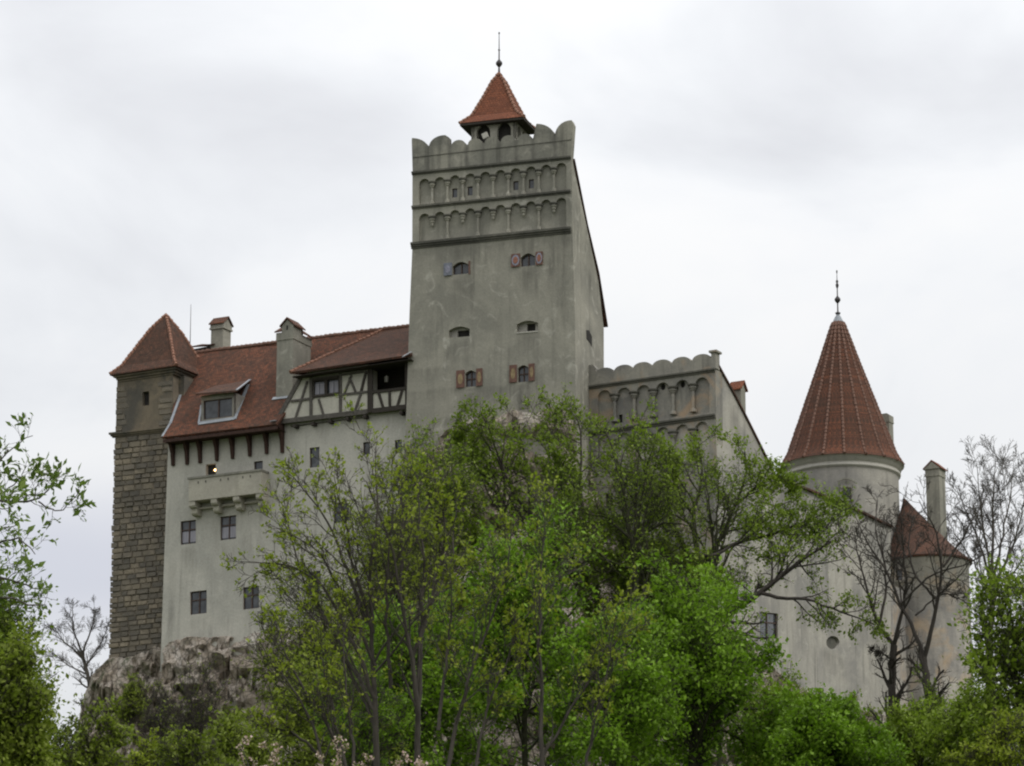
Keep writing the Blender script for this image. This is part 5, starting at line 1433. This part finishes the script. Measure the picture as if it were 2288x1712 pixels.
tree('budding_tree', 'slender half-bare saplings with grey stems in front of the bright green maples', 'tree', [
    lim(zC, [(410, 1800), (405, 1300), (400, 1000), (405, 760), (420, 560)], 145, .12, .02),
    lim(zC, [(-20, 1800), (60, 1350), (180, 1050), (250, 860), (270, 700)], 145, .11, .02, 1),
    lim(zC, [(100, 1800), (150, 1450), (260, 1200), (340, 1000)], 145, .09, .015, 1),
    lim(zC, [(330, 1800), (480, 1500), (620, 1270), (760, 1080), (820, 960)], 145, .09, .015, 1),
    lim(zC, [(560, 1800), (640, 1450), (700, 1200), (730, 1000)], 145, .09, .015, -1),
    lim(zC, [(-40, 1500), (0, 1150), (20, 950), (10, 800)], 145, .09, .015, -1)],
    [LV(13, (18, 42), (.18, .36), .07, .12), LV(6, (22, 50), (.35, .65), .05, .16, 4), LV(5, (25, 55), (.45, .8), .05, .16, 3)],
    dict(mat='lf_yellow', per=5, size=.17, jit=.07, tmin=.8, frac=.36, rmin=.012), 'bark_b')
# dense bright maples
def dome(name, label, cx, top, bottom, half, Y, mat, per=6, size=.24, n=9, bark='bark_m', dens=(10, 7, 5), cat='tree', depth=None, seed=None, droop=.02):
    """full-crowned tree: limbs fan out from the trunk head inside the crown (photo px, source scale)"""
    cbase = atY(cx, bottom, Y); ctop = atY(cx, top, Y); hw_ = half*mpx(cbase); hgt = ctop.z-cbase.z
    gz_ = ground_z(cbase.x, Y); foot = Vector((cbase.x, Y, min(gz_, cbase.z-1)-.3)); head = Vector((cbase.x, Y, cbase.z+hgt*.28))
    gs = [([foot, (foot+head)/2 + Vector((random.uniform(-.2, .2), 0, 0)), head], max(.10, hw_*.045), max(.08, hw_*.035))]
    for i in range(n):
        a = 2*math.pi*(i*.618 + random.random()*.15); el_ = -.25 + 1.7*((i+.5)/n)**1.0 + random.uniform(-.1, .1)
        dd_ = Vector((math.cos(a)*math.cos(el_), math.sin(a)*math.cos(el_), math.sin(el_)))
        e_ = head + Vector((dd_.x*hw_*random.uniform(.68, .92), dd_.y*(depth or hw_)*.8, dd_.z*hgt*(.62 if dd_.z < 0 else random.uniform(.66, .84))))
        st = head + UP*random.uniform(-.1, .1)*hgt
        m1 = st.lerp(e_, .5) + Vector((0, 0, hgt*.07))
        gs.append(([st, m1, e_], max(.05, hw_*.024), .02))
    return tree(name, label, cat, gs, [LV(dens[0], (30, 75), (.32, .6), droop, .18), LV(dens[1], (30, 75), (.4, .75), 0, .2, 4), LV(dens[2], (30, 80), (.55, 1.05), 0, .2, 3)],
        dict(mat=mat, per=max(2, round(per*.62)), size=size*.84, jit=.22, tmin=.05, up=1.1), bark, base=foot)
GM = 'green maples on the castle hill'
dome('maple_tree', 'dense bright green maple with broad crown right of the picture centre', 1550, 1345, 1770, 240, 172, 'lf_bright', 8, .27, 16)
dome('maple_tree', 'bright green maple behind the grey saplings at the picture centre', 1170, 1230, 1720, 185, 176, 'lf_bright', 7, .27, 15)
dome('maple_tree', 'bright green young maple low between the two bright maples', 1370, 1400, 1780, 200, 163, 'lf_bright', 7, .25, 13)
dome('maple_tree', 'shaded green maple behind the many-stemmed budding tree', 920, 1370, 1780, 210, 172, 'lf_bright', 6, .25, 13)
dome('maple_tree', 'loose olive green maple rising between the pale rock and the budding tree', 720, 1480, 1800, 190, 168, 'lf_olive', 5, .22, 12)
dome('maple_tree', 'airy maple on the rock between the budding tree and the square tower foot', 985, 1010, 1420, 150, 190, 'lf_maple', 5, .22, 13)
dome('maple_tree', 'airy olive maple in front of the lower wing wall behind the many-stemmed tree', 880, 1130, 1560, 150, 184, 'lf_olive', 4, .20, 13)
dome('maple_tree', 'airy yellow-green maple behind the fanned shrubby stems', 690, 1340, 1740, 140, 178, 'lf_olive', 3, .20, 12)
dome('maple_tree', 'loose maple filling between the dark-limbed maple and the broad bright crown', 1440, 1180, 1500, 160, 198, 'lf_maple', 4, .22, 12)
dome('maple_tree', 'airy yellow-green maple crown covering the lower arcade of the grey wing', 1420, 1000, 1330, 165, 195, 'lf_maple', 3, .19, 12, dens=(8, 5, 4))
dome('maple_tree', 'thin airy maple crown over the slope of the white side wall', 1600, 1040, 1380, 140, 195, 'lf_maple', 3, .19, 10, dens=(7, 5, 4))
dome('maple_tree', 'loose green maple crown just above the centre maple in front of the pale rock', 1250, 1130, 1420, 170, 196, 'lf_maple', 3, .24, 12)
# two bare dark trees before the turret
Yg = 190.0
for gd, lab in (([
    lim(zG, [(770, 1700), (762, 1450), (766, 1250), (772, 1130)], Yg, .26, .20),
    lim(zG, [(772, 1130), (705, 1050), (660, 900), (625, 790), (600, 640)], Yg, .12, .02, 2),
    lim(zG, [(772, 1130), (800, 1020), (825, 900), (812, 700), (800, 560)], Yg, .13, .02, -2),
    lim(zG, [(765, 1200), (720, 1160), (690, 1150)], Yg, .06, .02, -1),
    lim(zG, [(705, 1050), (740, 900), (730, 760), (690, 640), (700, 500)], Yg, .09, .02, 3)], 'bare dark tree with forked trunk in front of the white side wall'),
    ([
    lim(zG, [(1000, 1700), (955, 1560), (918, 1330), (900, 1180)], Yg-3, .27, .20),
    lim(zG, [(900, 1180), (865, 1070), (800, 950), (740, 800), (650, 680), (600, 560)], Yg-3, .13, .02, 2),
    lim(zG, [(905, 1180), (930, 1080), (960, 930), (985, 790), (960, 650), (880, 500)], Yg-3, .14, .02, -2),
    lim(zG, [(985, 790), (1060, 680), (1130, 560), (1180, 470)], Yg-3, .08, .02, 1),
    lim(zG, [(960, 930), (860, 830), (830, 700), (860, 560)], Yg-3, .08, .02, 2),
    lim(zG, [(800, 950), (930, 820), (1090, 780), (1250, 690)], Yg-3, .07, .02, -1),
    lim(zG, [(865, 1000), (980, 900), (1110, 950)], Yg-3, .06, .02, 1)], 'bare dark tree with crossing limbs in front of the round turret')):
    tree('bare_tree', lab, 'tree', gd, [LV(11, (25, 60), (.22, .45), .06, .14), LV(6, (25, 60), (.35, .65), .05, .18, 4), LV(4, (25, 60), (.4, .75), .05, .18, 3)],
         dict(mat='lf_maple', per=0, size=.1, jit=.1, rmin=.013), 'bark')
# bare tree behind the turret, bare tree far left
Ya = 272.0
tree('bare_tree', 'bare grey tree with fine upright twigs against the sky behind the turret', 'tree', [
    lim(zG, [(1185, 1480), (1188, 1100), (1200, 880)], Ya, .30, .24),
    lim(zG, [(1200, 880), (1150, 700), (1090, 560), (1040, 440)], Ya, .14, .02, 2), lim(zG, [(1200, 890), (1200, 650), (1205, 460), (1215, 300)], Ya, .16, .02),
    lim(zG, [(1205, 880), (1290, 700), (1330, 540), (1350, 420)], Ya, .14, .02, -2), lim(zG, [(1200, 860), (1160, 620), (1140, 440), (1130, 340)], Ya, .12, .02, -3),
    lim(zG, [(1205, 860), (1250, 620), (1280, 450), (1290, 340)], Ya, .12, .02, 3), lim(zG, [(1195, 920), (1120, 780), (1060, 680), (1010, 600)], Ya, .10, .02),
    lim(zG, [(1210, 900), (1320, 780), (1380, 640)], Ya, .10, .02)],
    [LV(14, (20, 45), (.22, .45), .07, .13), LV(8, (22, 50), (.35, .6), .05, .16, 4), LV(5, (25, 55), (.45, .75), .05, .16, 3)], dict(mat='lf_maple', per=0, rmin=.014, size=.1, jit=.1), 'bark_g')
tree('bare_tree', 'small bare tree against the sky left of the stone corner tower', 'tree', [
    lim(zJ, [(420, 1400), (400, 1240), (370, 1130)], 236, .16, .12), lim(zJ, [(370, 1130), (330, 1030), (330, 930)], 236, .08, .02), lim(zJ, [(375, 1140), (420, 1020), (430, 930)], 236, .08, .02),
    lim(zJ, [(390, 1200), (450, 1110), (490, 1030)], 236, .07, .02), lim(zJ, [(380, 1160), (290, 1090), (240, 1010)], 236, .07, .02), lim(zJ, [(400, 1240), (300, 1190), (230, 1130)], 236, .06, .02)],
    [LV(10, (25, 55), (.3, .55), .05, .15), LV(7, (25, 55), (.4, .7), .04, .18, 4), LV(4, (25, 60), (.5, .9), .04, .18, 3)], dict(mat='lf_maple', per=0, rmin=.010, size=.1, jit=.1), 'bark_g')
# near tree reaching in from the left
Yn = 46.0
nf = atY(-330, 1712, Yn); nf.z = 0
tree('broadleaf_tree', 'near tree on the left edge with large young leaves on bent twigs', 'tree', [
    ([nf, atY(-320, 1900, Yn), atY(-300, 1500, Yn), atY(-260, 1250, Yn)], .20, .11),
    lim(zJ, [(-400, 620), (-200, 470), (0, 448), (150, 447), (215, 430), (240, 360), (280, 290)], Yn, .035, .006),
    lim(zJ, [(175, 450), (230, 488), (280, 495), (330, 440), (365, 400)], Yn, .012, .005),
    lim(zJ, [(-200, 470), (-60, 330), (0, 270), (40, 220), (90, 170), (150, 150)], Yn, .022, .005),
    lim(zJ, [(-60, 450), (20, 400), (80, 365), (120, 290)], Yn, .014, .005),
    lim(zJ, [(150, 445), (165, 380), (190, 340)], Yn, .01, .005),
    lim(zJ, [(-300, 900), (-100, 780), (20, 800), (120, 830), (180, 850)], Yn, .04, .006, 1),
    lim(zJ, [(-300, 850), (-120, 680), (0, 640), (80, 610), (160, 690)], Yn, .03, .006, -1),
    lim(zJ, [(-300, 1000), (-100, 900), (40, 880), (140, 930), (210, 920)], Yn, .03, .006),
    lim(zJ, [(-300, 760), (-120, 600), (0, 570), (70, 560)], Yn, .03, .006, 1),
    lim(zJ, [(-300, 700), (-140, 540), (-20, 490), (60, 470)], Yn, .02, .005, -1)],
    [LV(7, (25, 60), (.10, .22), .04, .18, 4, .5, .3), LV(3, (30, 65), (.35, .6), .04, .2, 3, .6)],
    dict(mat='lf_near', per=4, size=.115, jit=.02, tmin=.35, rmin=.003, aspect=.45), 'bark_g', base=nf)

# shrubs: a few built, the rest copied
def copy_thing(src, loc, rz, sc, label, group=None):
    c = src.copy(); C.objects.link(c); c.location = loc; c.rotation_euler = (0, 0, rz); c.scale = (sc[0], sc[1], sc[2])
    c['label'] = label
    if group: c['group'] = group
    for ch_ in src.children:
        d_ = ch_.copy(); C.objects.link(d_); d_.parent = c
    return c
dome('maple_tree', 'full green maple filling the lower left corner', 15, 1470, 1820, 130, 118, 'lf_olive', 6, .20, 15)
dome('maple_tree', 'yellowish green maple behind the lower left corner tree', -40, 1330, 1740, 85, 122, 'lf_maple', 6, .19, 13)
dome('shrub', 'dark olive shrub at the foot of the pale rock', 520, 1640, 1830, 140, 140, 'lf_olive', 6, .18, 12, cat='shrub')
dome('maple_tree', 'bright green maple on the right picture edge before the bare grey tree', 2285, 1300, 1720, 130, 150, 'lf_maple', 4, .28, 12)
dome('shrub', 'bright green bushy maple at the foot of the white side wall', 1860, 1590, 1800, 180, 165, 'lf_bright', 8, .24, 14, cat='shrub')
dome('shrub', 'olive green bush under the right edge maple', 2200, 1570, 1800, 140, 160, 'lf_maple', 7, .22, 13, cat='shrub')
dome('shrub', 'green bush between the two bare dark trees', 2050, 1600, 1800, 120, 178, 'lf_maple', 7, .22, 12, cat='shrub')
dome('shrub', 'low green bush right of the broad bright maple', 1740, 1560, 1790, 100, 180, 'lf_maple', 6, .22, 12, cat='shrub')
def scrub(label, cx, bottom, top, half, Y, mat='lf_yellow', per=2, n=9, bark='bark_b', size=.14, name='shrub', bloom=0):
    """ragged many-stemmed bush: stems of uneven length fanning up from one root"""
    foot = atY(cx, bottom, Y); h = atY(cx, top, Y).z-foot.z; w = half*mpx(foot); gs = []
    for i in range(n):
        a = 2*math.pi*i*.618; sp_ = random.uniform(.15, 1.0); hh = h*random.uniform(.5, 1.0)*(1.08-.35*sp_)
        e_ = foot + Vector((math.cos(a)*w*sp_, math.sin(a)*w*sp_*.8, hh))
        m1 = foot.lerp(e_, .5) + Vector((-math.cos(a)*w*.12*sp_, 0, hh*.08))
        gs.append(([foot, m1, e_], .05, .012))
    d_ = dict(mat=mat, per=per+2, size=size, jit=.08, tmin=.55, rmin=.011, frac=.5 if per else .15)
    if bloom: d_['bloom'] = bloom
    return tree(name, label, 'shrub', gs, [LV(11, (18, 50), (.22, .48), .06, .15), LV(6, (22, 55), (.35, .7), .05, .18, 4), LV(4, (25, 60), (.5, .9), .04, .18, 3)], d_, bark, base=foot)
scrub('ragged olive scrub growing on the rock under the stone corner tower', 290, 1640, 1520, 40, 222, 'lf_olive', 2, 7)
scrub('loose yellow-green scrub low in the left foreground', 190, 1810, 1590, 120, 126, 'lf_olive', 3, 11)
scrub('loose leafy scrub at the bottom edge under the white wing', 450, 1810, 1640, 110, 134, 'lf_olive', 2, 10)
scrub('bare brown twiggy scrub standing before the pale rock under the white wing', 430, 1790, 1480, 95, 200, 'lf_olive', 0, 10)
scrub('thin grey-brown scrub on the rock between the corner tower and the white wing', 350, 1760, 1520, 70, 204, 'lf_olive', 0, 9)
scrub('thin yellow-green scrub between the corner maple and the pale rock', 330, 1810, 1630, 90, 148, 'lf_yellow', 2, 9)
scrub('thin green scrub among the stems of the many-stemmed budding tree', 800, 1800, 1490, 130, 158, 'lf_bright', 3, 11)
scrub('thin scrub between the two bare dark trees and the side wall', 1900, 1720, 1540, 80, 200, 'lf_olive', 2, 8)
scrub('leafy scrub at the foot of the round turret', 2110, 1760, 1500, 100, 186, 'lf_maple', 3, 10)
scrub('pale budding scrub at the bottom right corner', 2230, 1800, 1600, 100, 140, 'lf_yellow', 3, 10)
# undergrowth all over the slope
def undergrowth(n, name, kind_label):
    tw_ = []
    xs_ = rng.uniform(-38, 40, n); ys_ = 95 + 112*rng.random(n)**.8
    keep = np.abs(xs_) < ys_*.17 + 3
    xs_, ys_ = xs_[keep], ys_[keep]
    pat = np.sin(xs_*.6+ys_*.23)+np.sin(ys_*.41-xs_*.27)+rng.normal(0, .6, len(xs_))
    xs_, ys_ = xs_[pat > -1.0], ys_[pat > -1.0]
    zs_ = np.array([ground_z(a_, b_) for a_, b_ in zip(xs_, ys_)])
    P0 = np.stack([xs_, ys_, zs_-.1], 1); h = .5+1.5*rng.random(len(xs_))
    d = norm(rng.normal(0, .35, P0.shape)+np.array([0, 0, 1.]))
    P = np.stack([P0 + d*(h*t)[:, None] + rng.normal(0, .05, P0.shape) for t in (0, .33, .66, 1)], 1)
    R = np.repeat(np.linspace(.02, .008, 4)[None], len(P0), 0)
    g1 = spawn(P, R, 3, .2, 1, (25, 60), (.4, .7), .03, .2, 3, .6)
    V, Fc = leaves([(P, R), g1], 5, .2, .12, .2)
    me = np_mesh(name, V, Fc, 'lf_olive', (0, 0, 0), clump_shade(V, len(Fc)))
    o = bpy.data.objects.new(name, me); C.objects.link(o)
    tag(o, kind_label, 'undergrowth', kind='stuff')
undergrowth(9000, 'undergrowth', 'low tangled green undergrowth covering the castle slope')
bl = tree('blossom_shrub', 'pinkish white blossoming shrub low in front of the many-stemmed budding tree', 'shrub', [
    lim(zE, [(300, 1900), (250, 1700), (200, 1570)], 110, .05, .01), lim(zE, [(300, 1900), (130, 1700), (80, 1560)], 110, .05, .01), lim(zE, [(400, 1900), (420, 1760), (430, 1640)], 110, .05, .01),
    lim(zE, [(500, 1900), (530, 1720), (530, 1560)], 110, .05, .01), lim(zE, [(600, 1900), (610, 1750), (640, 1640)], 110, .05, .01), lim(zE, [(780, 1900), (800, 1760), (820, 1640)], 110, .05, .01), lim(zE, [(860, 1900), (880, 1760), (885, 1650)], 110, .05, .01)],
    [LV(8, (20, 50), (.15, .3), .05, .15, 4), LV(5, (25, 60), (.4, .6), .05, .2, 3)], dict(mat='lf_olive', per=3, size=.09, jit=.04, bloom=7, rmin=.006), 'bark_g')
